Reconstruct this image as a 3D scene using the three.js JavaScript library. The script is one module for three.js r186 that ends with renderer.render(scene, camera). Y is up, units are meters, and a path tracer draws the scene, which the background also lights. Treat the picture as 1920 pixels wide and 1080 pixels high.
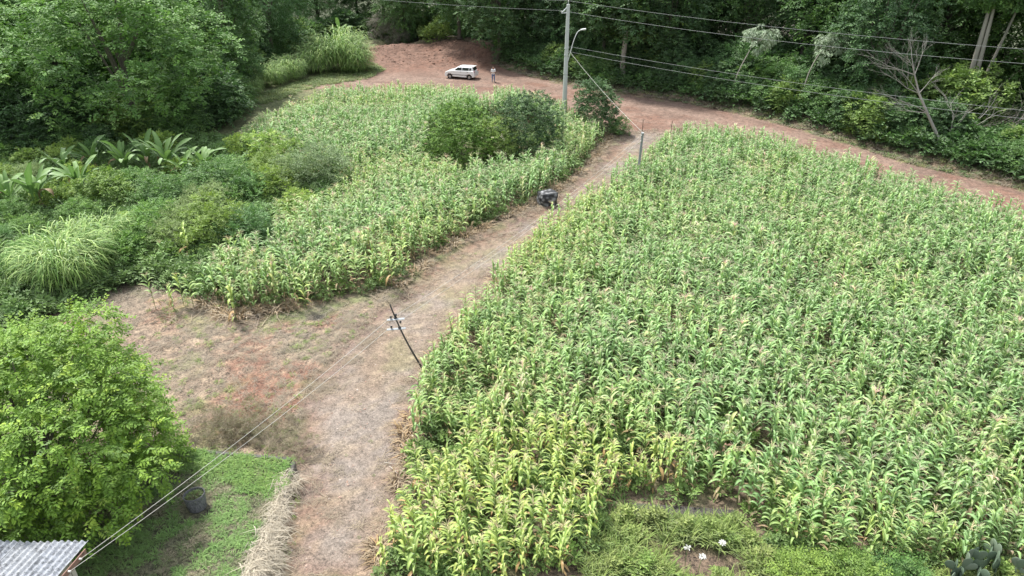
import * as THREE from 'three';
import { mergeGeometries } from 'three/addons/utils/BufferGeometryUtils.js';
import { MarchingCubes } from 'three/addons/objects/MarchingCubes.js';
import { RoundedBoxGeometry } from 'three/addons/geometries/RoundedBoxGeometry.js';

// ---------- camera, sky, sun, exposure ----------
const scene = new THREE.Scene();
const camera = new THREE.PerspectiveCamera(43.72, 16 / 9, 0.5, 4000);
camera.position.set(0, 18, 0);
camera.rotation.order = 'YXZ';
camera.rotation.x = -28 * Math.PI / 180;
scene.add(camera);

const SUN = new THREE.Vector3(-0.34, 0.86, -0.38).normalize();
{ // hazy bright sky: soft glow round the hidden sun, paler towards the horizon
  const W = 256, H = 128, d = new Float32Array(W * H * 4);
  for (let j = 0; j < H; j++) for (let i = 0; i < W; i++) {
    const th = (j + 0.5) / H * Math.PI - Math.PI / 2, ph = (i + 0.5) / W * 2 * Math.PI - Math.PI;
    const v = new THREE.Vector3(Math.cos(th) * Math.cos(ph), Math.sin(th), Math.cos(th) * Math.sin(ph));
    const up = Math.max(0, v.y), c = Math.max(0, v.dot(SUN));
    const L = 0.42 + 0.15 * up + 0.45 * Math.pow(c, 6) + 1.0 * Math.pow(c, 40);
    const o = (j * W + i) * 4, blue = 0.10 * up * (1 - Math.pow(c, 3));
    d[o] = L * (0.96 - blue); d[o + 1] = L * (1.0 - 0.25 * blue); d[o + 2] = L * (1.06 + 0.5 * blue); d[o + 3] = 1;
  }
  const t = new THREE.DataTexture(d, W, H, THREE.RGBAFormat, THREE.FloatType);
  t.mapping = THREE.EquirectangularReflectionMapping; t.magFilter = THREE.LinearFilter; t.minFilter = THREE.LinearFilter; t.needsUpdate = true;
  scene.background = t; scene.environment = t;
}
const sun = new THREE.DirectionalLight(new THREE.Color(1, 0.965, 0.89), 3.7);
sun.position.copy(SUN).multiplyScalar(150).add(new THREE.Vector3(0, 0, -50));
sun.target.position.set(0, 0, -50); scene.add(sun, sun.target);
sun.castShadow = true; sun.shadow.radius = 14; sun.shadow.mapSize.set(4096, 4096);
Object.assign(sun.shadow.camera, { left: -90, right: 90, top: 90, bottom: -90, near: 1, far: 400 });
const renderer = new THREE.WebGLRenderer({ antialias: true });
renderer.toneMapping = THREE.LinearToneMapping;
renderer.toneMappingExposure = 2.15;
renderer.shadowMap.enabled = true;

// ---------- helpers ----------
function rng(seed) { let a = seed >>> 0; return () => { a = (a + 0x6D2B79F5) | 0; let t = Math.imul(a ^ (a >>> 15), 1 | a); t = (t + Math.imul(t ^ (t >>> 7), 61 | t)) ^ t; return ((t ^ (t >>> 14)) >>> 0) / 4294967296; }; }
function hash2(i, j) { let h = Math.imul(i, 374761393) + Math.imul(j, 668265263); h = Math.imul(h ^ (h >>> 13), 1274126177); return ((h ^ (h >>> 16)) >>> 0) / 4294967296; }
function vnoise(x, y, per = 0) {
  const i = Math.floor(x), j = Math.floor(y), u = x - i, v = y - j, a = u * u * (3 - 2 * u), b = v * v * (3 - 2 * v);
  const w = per ? (k) => ((k % per) + per) % per : (k) => k;
  const i0 = w(i), i1 = w(i + 1), j0 = w(j), j1 = w(j + 1);
  const p = hash2(i0, j0), q = hash2(i1, j0), r = hash2(i0, j1), s = hash2(i1, j1);
  return (p + (q - p) * a) * (1 - b) + (r + (s - r) * a) * b;
}
function fbm(x, y, o = 4) { let s = 0, a = 0.5, n = 0; for (let k = 0; k < o; k++) { s += a * vnoise(x + 17.3 * k, y - 9.1 * k); n += a; x *= 2.03; y *= 2.03; a *= 0.55; } return s / n; }
const clamp = (x, a = 0, b = 1) => Math.min(b, Math.max(a, x));
const sstep = (a, b, x) => { const t = clamp((x - a) / (b - a)); return t * t * (3 - 2 * t); };
const lerp = (a, b, t) => a + (b - a) * t;
const mix3 = (a, b, t) => [lerp(a[0], b[0], t), lerp(a[1], b[1], t), lerp(a[2], b[2], t)];
const V = (x, y, z) => new THREE.Vector3(x, y, z);
const taken = {};
function numbered(n) { if (!(n in taken)) { taken[n] = 0; return n; } taken[n]++; return n + '_' + String(taken[n]).padStart(3, '0'); }
function sh(o) { o.castShadow = true; o.receiveShadow = true; return o; }
function tag(o, label, category, group, kind) {
  if (label) o.userData.label = label; if (category) o.userData.category = category;
  if (group) o.userData.group = group; if (kind) o.userData.kind = kind; return o;
}
function thing(name, label, category, pos = [0, 0, 0], turn = 0, group) {
  const o = new THREE.Group(); o.name = numbered(name); o.position.set(...pos); o.rotation.y = turn; scene.add(o);
  return tag(o, label, category, group);
}
function part(name, geo, m, parent) { const o = sh(new THREE.Mesh(geo, m)); o.name = name; parent.add(o); return o; }
function single(name, geo, m, label, category, group, kind) { const o = sh(new THREE.Mesh(geo, m)); o.name = numbered(name); scene.add(o); return tag(o, label, category, group, kind); }
function copyOf(o, label, group) { const c = o.clone(); c.name = numbered(o.name.replace(/_\d{3}$/, '')); c.userData = { ...o.userData }; if (label) c.userData.label = label; if (group) c.userData.group = group; scene.add(c); return c; }

// polygons on the ground, in metres [x, z]
function sdPoly(P, x, z) {
  let d = 1e9, inside = false;
  for (let i = 0, j = P.length - 1; i < P.length; j = i++) {
    const [ax, az] = P[j], [bx, bz] = P[i], ex = bx - ax, ez = bz - az, wx = x - ax, wz = z - az;
    const t = clamp((wx * ex + wz * ez) / (ex * ex + ez * ez)), dx = wx - ex * t, dz = wz - ez * t;
    d = Math.min(d, dx * dx + dz * dz);
    if ((bz > z) !== (az > z) && x < (ax - bx) * (z - bz) / (az - bz) + bx) inside = !inside;
  }
  return (inside ? -1 : 1) * Math.sqrt(d);
}
function alongLine(P, s) { // point and direction at length s on a polyline
  for (let i = 0; i + 1 < P.length; i++) {
    const dx = P[i + 1][0] - P[i][0], dz = P[i + 1][1] - P[i][1], L = Math.hypot(dx, dz);
    if (s <= L || i + 2 === P.length) return { x: P[i][0] + dx * s / L, z: P[i][1] + dz * s / L, dx: dx / L, dz: dz / L };
    s -= L;
  }
}
const lineLength = (P) => P.slice(1).reduce((a, p, i) => a + Math.hypot(p[0] - P[i][0], p[1] - P[i][1]), 0);

// raw mesh collector: positions, colours, indices (flat faces unless smooth() is asked for)
class Geo {
  constructor() { this.p = []; this.c = []; this.i = []; }
  v(x, y, z, c) { this.p.push(x, y, z); this.c.push(c[0], c[1], c[2]); return this.p.length / 3 - 1; }
  tri(a, b, c) { this.i.push(a, b, c); }
  done(smooth = false) {
    const g = new THREE.BufferGeometry();
    g.setAttribute('position', new THREE.Float32BufferAttribute(this.p, 3));
    g.setAttribute('color', new THREE.Float32BufferAttribute(this.c, 3));
    g.setIndex(this.i);
    if (smooth) g.computeVertexNormals();
    return g;
  }
  // a leaf folded along its midrib: base, two sides, tip
  leaf(x, y, z, d, n, len, wid, c, fold = 0.25) {
    const s = [d[1] * n[2] - d[2] * n[1], d[2] * n[0] - d[0] * n[2], d[0] * n[1] - d[1] * n[0]];
    const a = this.v(x, y, z, c), m = 0.45 * len, h = wid / 2, f = fold * wid;
    const b = this.v(x + d[0] * m + s[0] * h + n[0] * f, y + d[1] * m + s[1] * h + n[1] * f, z + d[2] * m + s[2] * h + n[2] * f, c);
    const t = this.v(x + d[0] * len - n[0] * f, y + d[1] * len - n[1] * f, z + d[2] * len - n[2] * f, c);
    const e = this.v(x + d[0] * m - s[0] * h + n[0] * f, y + d[1] * m - s[1] * h + n[1] * f, z + d[2] * m - s[2] * h + n[2] * f, c);
    this.i.push(a, b, t, a, t, e);
  }
  tube(pts, rad, sides, c, c2) {
    let prev = null;
    const n = pts.length;
    for (let k = 0; k < n; k++) {
      const a = pts[Math.max(0, k - 1)], b = pts[Math.min(n - 1, k + 1)];
      let t = [b[0] - a[0], b[1] - a[1], b[2] - a[2]]; const L = Math.hypot(...t) || 1; t = t.map((q) => q / L);
      let u = Math.abs(t[1]) > 0.9 ? [1, 0, 0] : [0, 1, 0];
      let w = [t[1] * u[2] - t[2] * u[1], t[2] * u[0] - t[0] * u[2], t[0] * u[1] - t[1] * u[0]]; const W = Math.hypot(...w); w = w.map((q) => q / W);
      u = [w[1] * t[2] - w[2] * t[1], w[2] * t[0] - w[0] * t[2], w[0] * t[1] - w[1] * t[0]];
      const ring = [];
      const cc = c2 ? mix3(c, c2, (k * 0.37 + (k * k) % 3 * 0.21) % 1) : c;
      for (let q = 0; q < sides; q++) { const A = q / sides * 6.28319, ca = Math.cos(A) * rad[k], sa = Math.sin(A) * rad[k]; ring.push(this.v(pts[k][0] + w[0] * ca + u[0] * sa, pts[k][1] + w[1] * ca + u[1] * sa, pts[k][2] + w[2] * ca + u[2] * sa, cc)); }
      if (prev) for (let q = 0; q < sides; q++) { const r = (q + 1) % sides; this.i.push(prev[q], ring[q], ring[r], prev[q], ring[r], prev[r]); }
      prev = ring;
    }
    const e = this.v(...pts[n - 1], c); for (let q = 0; q < sides; q++) this.i.push(prev[q], e, prev[(q + 1) % sides]);
  }
  // a blade or long leaf: starts along elevation e0, bends down by droop; three vertices across with a raised or sunk midrib
  blade(x, y, z, az, e0, droop, len, wid, seg, c, cm, o = {}) {
    const { fold = 0.18, twist = 0, prof = null, wave = 0, power = 1.25, tip = null } = o;
    let px = x, py = y, pz = z, prev = null; const ca = Math.cos(az), sa = Math.sin(az);
    for (let k = 0; k <= seg; k++) {
      const s = k / seg, e = e0 - droop * Math.pow(s, power);
      const dx = Math.cos(e) * ca, dy = Math.sin(e), dz = Math.cos(e) * sa;
      if (k) { px += dx * len / seg; py += dy * len / seg; pz += dz * len / seg; }
      const w = (prof ? prof(s) : Math.pow(Math.sin(Math.PI * Math.min(1, 0.16 + s * 0.84)), 0.8)) * wid / 2;
      const tw = twist * s, nx = -Math.sin(e) * ca, ny = Math.cos(e), nz = -Math.sin(e) * sa;
      const sx = -sa * Math.cos(tw) + nx * Math.sin(tw), sy = ny * Math.sin(tw), sz = ca * Math.cos(tw) + nz * Math.sin(tw);
      const mx = nx * Math.cos(tw) + sa * Math.sin(tw), my = ny * Math.cos(tw), mz = nz * Math.cos(tw) - ca * Math.sin(tw);
      const up = fold * w * 2, wv = wave ? wave * Math.sin(s * 14 + az * 3) : 0;
      const col = tip && s > 0.55 ? mix3(c, tip, (s - 0.55) / 0.45) : c, colm = tip && s > 0.55 ? mix3(cm, tip, (s - 0.55) / 0.45) : cm;
      const r = [this.v(px + sx * w + mx * (up + wv), py + sy * w + my * (up + wv), pz + sz * w + mz * (up + wv), col), this.v(px, py, pz, colm), this.v(px - sx * w + mx * (up - wv), py - sy * w + my * (up - wv), pz - sz * w + mz * (up - wv), col)];
      if (prev) this.i.push(prev[0], r[0], r[1], prev[0], r[1], prev[1], prev[1], r[1], r[2], prev[1], r[2], prev[2]);
      prev = r;
    }
  }
}
function leafMat(color = 0xffffff, o = {}) {
  return new THREE.MeshPhysicalMaterial({ color, vertexColors: true, roughness: 0.92, transmission: 0.35, thickness: 0, clearcoat: 0.12, clearcoatRoughness: 0.42, side: THREE.DoubleSide, ...o });
}
const barkMat = new THREE.MeshStandardMaterial({ vertexColors: true, roughness: 0.95 });
function plain(r, g, b, rough = 0.8, o = {}) { const m = new THREE.MeshStandardMaterial({ roughness: rough, ...o }); m.color.setRGB(r, g, b); return m; }
function instanced(name, geo, m, list, parent, colors) { // list of Matrix4
  const o = new THREE.InstancedMesh(geo, m, list.length); o.name = name; sh(o);
  list.forEach((q, k) => { o.setMatrixAt(k, q); if (colors) o.setColorAt(k, colors[k]); });
  parent.add(o); return o;
}
const _q = new THREE.Quaternion(), _e = new THREE.Euler();
function mat4(x, y, z, turn, s, tiltX = 0, tiltZ = 0, sy = s) { _e.set(tiltX, turn, tiltZ, 'YXZ'); _q.setFromEuler(_e); return new THREE.Matrix4().compose(V(x, y, z), _q, V(s, sy, s)); }

// ---------- the lie of the land (metres; x to the east, z to the south) ----------
const TRACK = [[-6.93, -14.98], [-7.06, -16.86], [-7.35, -19.32], [-8.19, -21.33], [-8.67, -24.74], [-7.72, -29.00], [-6.34, -32.11], [-4.76, -35.75], [-2.73, -39.32], [0.17, -42.78], [2.91, -45.86], [5.39, -51.28], [8.41, -57.89], [9.78, -62.09], [10.64, -64.13], [14.60, -64.13], [12.87, -60.47], [9.61, -54.15], [5.34, -46.56], [2.01, -41.57], [-0.59, -35.62], [-2.46, -29.98], [-3.57, -25.52], [-3.80, -22.28], [-3.79, -19.32], [-3.90, -16.86], [-3.95, -14.98]];
const ROAD = [[-22.14, -81.65], [-19.97, -103.16], [-20.02, -110.11], [-13.71, -106.53], [-7.50, -104.82], [-3.55, -103.16], [-2.40, -94.83], [1.92, -87.95], [6.07, -83.01], [11.53, -78.30], [17.65, -74.50], [22.78, -69.37], [26.23, -64.48], [29.01, -59.54], [31.32, -54.95], [33.86, -51.89], [36.67, -48.66], [39.23, -44.79], [36.42, -40.91], [33.76, -44.04], [31.27, -47.17], [28.74, -51.28], [25.93, -56.32], [22.15, -60.79], [18.20, -63.44], [14.60, -64.13], [10.64, -64.13], [8.50, -66.66], [4.82, -72.07], [0.00, -75.41], [-5.70, -77.32], [-12.75, -78.80]];
const FAR_EDGE = [[-2.43, -96.25], [1.94, -89.19], [6.16, -84.41], [11.73, -79.81], [17.89, -75.65], [23.08, -70.39], [26.55, -65.37], [29.34, -60.32], [31.65, -55.63], [34.27, -52.62], [37.16, -49.44], [39.78, -45.56]];
const WOODS_RIGHT = [...FAR_EDGE, [75, -40], [120, -60], [120, -190], [-20, -190], [-12, -104]];
const WOODS_LEFT = [[-75, -40], [-42.81, -54.42], [-38.57, -55.76], [-33.63, -57.89], [-28.88, -61.43], [-26.97, -67.99], [-30.67, -83.01], [-32.60, -98.46], [-30.54, -112.94], [-22.78, -119.02], [-12.56, -110.11], [-3.40, -105.67], [-12, -104], [-20, -190], [-120, -190]];
const YARD = [[-23.16, -31.02], [-21.78, -33.55], [-19.63, -35.10], [-16.07, -32.67], [-12.88, -30.49], [-9.46, -30.49], [-6.34, -33.37], [-5.66, -33.55], [-7.62, -28.53], [-8.62, -24.55], [-8.15, -21.18], [-7.32, -19.19], [-6.94, -16.86], [-6.93, -14.98], [-10.63, -14.98], [-15.35, -19.32], [-19.32, -25.92]];
const CORN_RIGHT = [[-4.01, -15.08], [-3.87, -16.64], [-3.60, -18.54], [-3.74, -20.73], [-3.70, -23.64], [-3.49, -26.33], [-2.09, -30.24], [-0.15, -35.42], [2.52, -41.57], [5.89, -46.56], [10.24, -54.15], [13.88, -60.47], [16.84, -60.70], [21.27, -58.87], [24.52, -53.64], [27.62, -48.22], [31.78, -41.80], [34.25, -37.95], [19.26, -16.64], [15.26, -15.18], [13.46, -15.46], [11.46, -15.38], [9.55, -15.54], [8.00, -16.10], [7.72, -17.67], [6.00, -18.16], [4.04, -18.41], [2.90, -17.20], [2.31, -15.58], [1.29, -15.02], [0.00, -14.60], [-2.52, -14.41]];
const CORN_LEFT = [[-6.43, -33.97], [-4.91, -37.26], [-2.98, -40.91], [-0.53, -44.04], [1.66, -46.56], [3.95, -50.69], [6.65, -57.17], [8.91, -63.44], [8.79, -61.77], [6.34, -65.82], [2.12, -72.34], [-1.37, -75.03], [-1.85, -71.83], [-3.51, -71.15], [-4.22, -76.05], [-8.96, -76.84], [-14.38, -75.80], [-19.43, -73.79], [-21.19, -68.29], [-22.73, -59.99], [-21.41, -54.14], [-20.57, -54.42], [-15.66, -50.12], [-12.14, -50.12], [-12.15, -44.89], [-14.93, -42.17], [-13.68, -37.83], [-16.29, -36.42], [-15.83, -32.39], [-14.07, -30.91], [-12.86, -31.28], [-10.91, -31.99], [-9.42, -32.67]];
const COPSE = [[-6.90, -53.38], [-3.95, -50.69], [0.00, -51.17], [3.17, -54.95], [4.63, -60.95], [2.48, -66.10], [-3.05, -67.80], [-7.05, -63.09]];
const SLAB = [[3.90, -18.09], [7.44, -17.75], [7.20, -17.20], [3.91, -17.56]];

// coarse table of signed distances, looked up with bilinear interpolation
const GX0 = -62, GX1 = 66, GZ0 = -122, GZ1 = -4, GS = 0.5, GNX = Math.round((GX1 - GX0) / GS) + 1, GNZ = Math.round((GZ1 - GZ0) / GS) + 1;
function table(f) {
  const a = new Float32Array(GNX * GNZ);
  for (let j = 0; j < GNZ; j++) for (let i = 0; i < GNX; i++) a[j * GNX + i] = f(GX0 + i * GS, GZ0 + j * GS);
  return (x, z) => {
    const u = clamp((x - GX0) / GS, 0, GNX - 1.001), v = clamp((z - GZ0) / GS, 0, GNZ - 1.001), i = Math.floor(u), j = Math.floor(v), s = u - i, t = v - j, o = j * GNX + i;
    return (a[o] * (1 - s) + a[o + 1] * s) * (1 - t) + (a[o + GNX] * (1 - s) + a[o + GNX + 1] * s) * t;
  };
}
const dTrack = table((x, z) => sdPoly(TRACK, x, z)), dRoad = table((x, z) => sdPoly(ROAD, x, z)), dYard = table((x, z) => sdPoly(YARD, x, z));
const dWoodR = table((x, z) => sdPoly(WOODS_RIGHT, x, z)), dWoodL = table((x, z) => sdPoly(WOODS_LEFT, x, z));
const dCornR = table((x, z) => sdPoly(CORN_RIGHT, x, z)), dCornL = table((x, z) => sdPoly(CORN_LEFT, x, z));
const MOUND = [[-17.13, -103.98], [-12.19, -106.53], [-6.66, -103.16], [-3.95, -99.98]];
function H(x, z) {
  let y = 0.10 * (fbm(x * 0.11 + 3, z * 0.11, 3) - 0.5) + 0.05 * (fbm(x * 0.9, z * 0.9, 2) - 0.5);
  const r = dRoad(x, z), t = dTrack(x, z);
  const inRoad = sstep(0.4, -0.6, r);
  y += 0.9 * sstep(0.3, -4.5, dWoodR(x, z)) + 0.35 * sstep(0.2, 1.2, r) * sstep(2.5, -0.4, dWoodR(x, z)) * (0.4 + fbm(x * 0.7, z * 0.7, 3));
  for (const [mx, mz] of MOUND) { const q = ((x - mx) / 4.2) ** 2 + ((z - mz) / 2.6) ** 2; y += 0.75 * Math.exp(-q) * (0.7 + 0.7 * fbm(x * 0.5, z * 0.5, 3)); }
  y += (0.5 * (fbm(x * 0.8, z * 0.8, 4) - 0.5) + 0.22 * (vnoise(x * 2.3, z * 2.3) - 0.5)) * sstep(1.5, -0.5, r) * sstep(-90, -95, z);
  // worn wheel ruts and the soft shoulder of the farm track
  y += (-0.05 * sstep(0.2, -0.6, t) + 0.10 * sstep(-0.3, 0.3, t) * sstep(1.1, 0.3, t)) * sstep(-0.5, 0.5, r);
  y += 0.07 * (fbm(x * 2.1 + 40, z * 2.1, 2) - 0.5) * sstep(0.2, -0.5, dYard(x, z));
  return y;
}
// base colours of the soil (linear)
const SOIL = [0.11, 0.078, 0.055], DRY = [0.175, 0.130, 0.096], RED = [0.15, 0.074, 0.05], GREY = [0.176, 0.146, 0.126], STRAW = [0.27, 0.215, 0.15], MOSS = [0.13, 0.15, 0.055], LITTER = [0.05, 0.045, 0.03], WEED = [0.085, 0.105, 0.04], ROADC = [0.16, 0.104, 0.08], CHAR = [0.025, 0.025, 0.027];
function groundColor(x, z) {
  const n1 = fbm(x * 0.35, z * 0.35, 4), n2 = fbm(x * 1.1 + 31, z * 1.1 - 7, 4), n3 = fbm(x * 2.7 - 11, z * 2.7 + 5, 3), n4 = fbm(x * 0.6 + 77, z * 0.6 + 13, 3);
  let c = mix3(SOIL, MOSS, sstep(0.5, 0.75, n2) * 0.5);
  const cl = Math.min(dCornL(x, z), dCornR(x, z));
  const wl = dWoodL(x, z), wr = dWoodR(x, z);
  if (x < -3 && cl > 0.2) c = mix3(c, WEED, 0.8);
  c = mix3(c, STRAW, 0.45 * sstep(1.6, 0.2, Math.abs(cl)) * sstep(0.4, 0.7, n3));
  c = mix3(c, LITTER, sstep(1.5, -1.5, Math.min(wl, wr) + (n2 - 0.5) * 2));
  const verge = sstep(-0.5, 1, dRoad(x, z)) * sstep(3.5, 0, Math.abs(dRoad(x, z))) * sstep(-1, -50, z);
  c = mix3(c, mix3(RED, STRAW, n3), verge * 0.75 * sstep(0.3, 0.6, n2));
  // the bare yard: bleached earth, red clay where the crust is broken, thin green film of seedlings
  const yd = sstep(0.6, -0.5, dYard(x, z) + (n2 - 0.5) * 1.6);
  let y = mix3(DRY, [0.15, 0.12, 0.09], sstep(0.45, 0.68, n2));
  y = mix3(y, RED, sstep(0.50, 0.64, n1 * 0.55 + n3 * 0.45) * 0.85);
  y = mix3(y, STRAW, sstep(0.55, 0.72, n3) * 0.6);
  y = mix3(y, MOSS, sstep(0.56, 0.7, n4) * 0.45);
  for (const [rx, rz, rr] of [[-10.24, -24.37, 1.9], [-10.51, -23.12, 1.5], [-8.58, -23.12, 1.0], [-8.94, -30.49, 0.9], [-11.18, -31.02, 0.8], [-9.31, -25.92, 0.9]]) y = mix3(y, RED, 0.9 * sstep(1.2, 0.4, Math.hypot(x - rx, z - rz) / rr + (n3 - 0.5) * 1.5));
  c = mix3(c, y, yd);
  for (const [rx, rz, rr] of [[-9.77, -30.91, 0.45], [-12.18, -31.88, 0.4], [-5.41, -33.85, 0.3]]) c = mix3(c, CHAR, 0.9 * sstep(1.1, 0.6, Math.hypot(x - rx, z - rz) / rr + (n3 - 0.5) * 1.2));
  // farm track: pale grey trodden gravel with reddish margins and a strawy centre
  const td = dTrack(x, z) + (n2 - 0.5) * 0.9;
  let t = mix3(GREY, DRY, sstep(0.4, 0.65, n1)); t = mix3(t, RED, 0.55 * sstep(-1.3, 0, td + (n3 - 0.5) * 1.4));
  t = mix3(t, STRAW, 0.4 * sstep(0.56, 0.7, n3)); t = mix3(t, MOSS, 0.25 * sstep(0.62, 0.75, n4));
  c = mix3(c, t, sstep(0.35, -0.25, td));
  // red earth road
  const rd = dRoad(x, z) + (n2 - 0.5) * 1.2;
  let r = mix3(ROADC, RED, 0.75 * sstep(0.4, 0.7, n1)); r = mix3(r, [0.20, 0.135, 0.105], 0.6 * sstep(0.52, 0.7, n4) * sstep(-95, -75, z));
  const rut = vnoise(dRoad(x, z) * 1.5 + 20, (x + z * 0.4) * 0.10) * 0.6 + vnoise(dRoad(x, z) * 4.1, (x - z * 0.3) * 0.16 + 9) * 0.4; r = mix3(r, [0.125, 0.078, 0.06], 0.65 * sstep(0.5, 0.72, rut)); r = mix3(r, [0.21, 0.145, 0.115], 0.5 * sstep(0.45, 0.25, rut));
  r = mix3(r, RED, 0.55 * sstep(-86, -93, z)); r = mix3(r, [0.10, 0.055, 0.04], 0.6 * sstep(0.5, 0.68, n3) * sstep(-88, -94, z));
  c = mix3(c, r, sstep(0.4, -0.3, rd));
  return c;
}
// tiling close-up grain: mean about 0.5, so colours are doubled in the vertices
function grain(seed, N, stones, straws, fine) {
  const r = rng(seed), a = new Float32Array(N * N);
  for (let j = 0; j < N; j++) for (let i = 0; i < N; i++) {
    const u = i / N, v = j / N;
    a[j * N + i] = 0.5 + fine * ((vnoise(u * 256, v * 256, 256) - 0.5) * 0.9 + (vnoise(u * 96, v * 96, 96) - 0.5) * 0.6 + (vnoise(u * 30, v * 30, 30) - 0.5) * 0.5 + (r() - 0.5) * 0.5);
  }
  for (let k = 0; k < stones; k++) {
    const cx = r() * N, cy = r() * N, R = 1 + r() * r() * 5, q = (r() - 0.42) * 0.34, e = 0.6 + r() * 0.4;
    for (let y = -Math.ceil(R); y <= R; y++) for (let x = -Math.ceil(R); x <= R; x++) if (x * x + y * y / e / e < R * R) { const o = ((Math.floor(cy + y) + N) % N) * N + (Math.floor(cx + x) + N) % N; a[o] = a[o] * 0.4 + 0.6 * (0.5 + q); }
  }
  for (let k = 0; k < straws; k++) {
    let x = r() * N, y = r() * N; const A = r() * 6.28, L = 8 + r() * 34, q = r() < 0.7 ? 0.72 : 0.3, b = (r() - 0.5) * 0.04; let t = A;
    for (let s = 0; s < L; s++) { x += Math.cos(t); y += Math.sin(t); t += b; const o = ((Math.floor(y) % N + N) % N) * N + (Math.floor(x) % N + N) % N; a[o] = a[o] * 0.45 + q * 0.55; }
  }
  const d = new Uint8Array(N * N * 4), h = new Uint8Array(N * N * 4);
  for (let k = 0; k < N * N; k++) { const g = clamp(a[k]); const s = Math.pow(g, 1 / 2.2) * 255; d[4 * k] = d[4 * k + 1] = d[4 * k + 2] = s; d[4 * k + 3] = 255; h[4 * k] = h[4 * k + 1] = h[4 * k + 2] = g * 255; h[4 * k + 3] = 255; }
  const tex = (q, srgb) => { const t = new THREE.DataTexture(q, N, N); t.wrapS = t.wrapT = THREE.RepeatWrapping; t.magFilter = THREE.LinearFilter; t.minFilter = THREE.LinearMipmapLinearFilter; t.generateMipmaps = true; if (srgb) t.colorSpace = THREE.SRGBColorSpace; t.needsUpdate = true; return t; };
  return new THREE.MeshStandardMaterial({ vertexColors: true, map: tex(d, true), bumpMap: tex(h, false), bumpScale: 0.012, roughness: 0.96 });
}
const gravelMat = grain(5, 1024, 6000, 1600, 0.45), earthMat = grain(9, 1024, 2600, 7000, 0.7), roadMat = grain(13, 1024, 3500, 500, 0.5);
{
  const S = 0.29, nx = Math.round((GX1 - GX0) / S), nz = Math.round((GZ1 - GZ0) / S), W = nx + 1;
  const pos = new Float32Array(W * (nz + 1) * 3), col = new Float32Array(W * (nz + 1) * 3), uv = new Float32Array(W * (nz + 1) * 2);
  for (let j = 0; j <= nz; j++) for (let i = 0; i <= nx; i++) {
    const x = GX0 + i / nx * (GX1 - GX0), z = GZ0 + j / nz * (GZ1 - GZ0), o = j * W + i;
    pos.set([x, H(x, z), z], o * 3); const c = groundColor(x, z); col.set([c[0] * 2, c[1] * 2, c[2] * 2], o * 3); uv.set([x / 7.3, z / 7.3], o * 2);
  }
  const sets = { ground: [], farm_track: [], dirt_road: [], bare_yard: [] };
  for (let j = 0; j < nz; j++) for (let i = 0; i < nx; i++) {
    const o = j * W + i, x = pos[o * 3] + S / 2, z = pos[o * 3 + 2] + S / 2;
    const k = dRoad(x, z) < 0 ? 'dirt_road' : dTrack(x, z) < 0 ? 'farm_track' : dYard(x, z) < 0 ? 'bare_yard' : 'ground';
    sets[k].push(o, o + W, o + 1, o + 1, o + W, o + W + 1);
  }
  const full = new THREE.BufferGeometry(); full.setAttribute('position', new THREE.BufferAttribute(pos, 3)); full.setIndex(Object.values(sets).flat()); full.computeVertexNormals();
  const nor = full.attributes.normal.array;
  const labels = { ground: 'brown soil and weeds under the fields and woods', farm_track: 'pale grey gravel farm track running between two corn fields', dirt_road: 'red earth road curving in front of the woods', bare_yard: 'bare patchy yard of bleached and red earth' };
  for (const k in sets) { // each piece keeps only its own vertices
    const map = new Map(), P = [], N = [], C = [], U = [], I = [];
    for (const o of sets[k]) { let q = map.get(o); if (q === undefined) { q = map.size; map.set(o, q); P.push(pos[o * 3], pos[o * 3 + 1], pos[o * 3 + 2]); N.push(nor[o * 3], nor[o * 3 + 1], nor[o * 3 + 2]); C.push(col[o * 3], col[o * 3 + 1], col[o * 3 + 2]); U.push(uv[o * 2], uv[o * 2 + 1]); } I.push(q); }
    const g = new THREE.BufferGeometry();
    g.setAttribute('position', new THREE.Float32BufferAttribute(P, 3)); g.setAttribute('normal', new THREE.Float32BufferAttribute(N, 3)); g.setAttribute('color', new THREE.Float32BufferAttribute(C, 3)); g.setAttribute('uv', new THREE.Float32BufferAttribute(U, 2)); g.setIndex(I);
    single(k, g, { ground: earthMat, farm_track: gravelMat, dirt_road: roadMat, bare_yard: earthMat }[k], labels[k], k.replace('_', ' ').replace('bare yard', 'yard'), null, 'structure');
  }
  const far = new THREE.PlaneGeometry(4000, 4000); far.rotateX(-Math.PI / 2); far.translate(0, -0.6, 0);
  single('terrain', far, plain(0.06, 0.07, 0.035, 0.95), 'green countryside reaching to the horizon', 'terrain', null, 'structure');
}

// ---------- foliage builders ----------
const norm3 = (a) => { const l = Math.hypot(a[0], a[1], a[2]) || 1; return [a[0] / l, a[1] / l, a[2] / l]; };
const cross3 = (a, b) => [a[1] * b[2] - a[2] * b[1], a[2] * b[0] - a[0] * b[2], a[0] * b[1] - a[1] * b[0]];
function rdir(r) { const z = r() * 2 - 1, a = r() * 6.28319, s = Math.sqrt(1 - z * z); return [s * Math.cos(a), z, s * Math.sin(a)]; }
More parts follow.
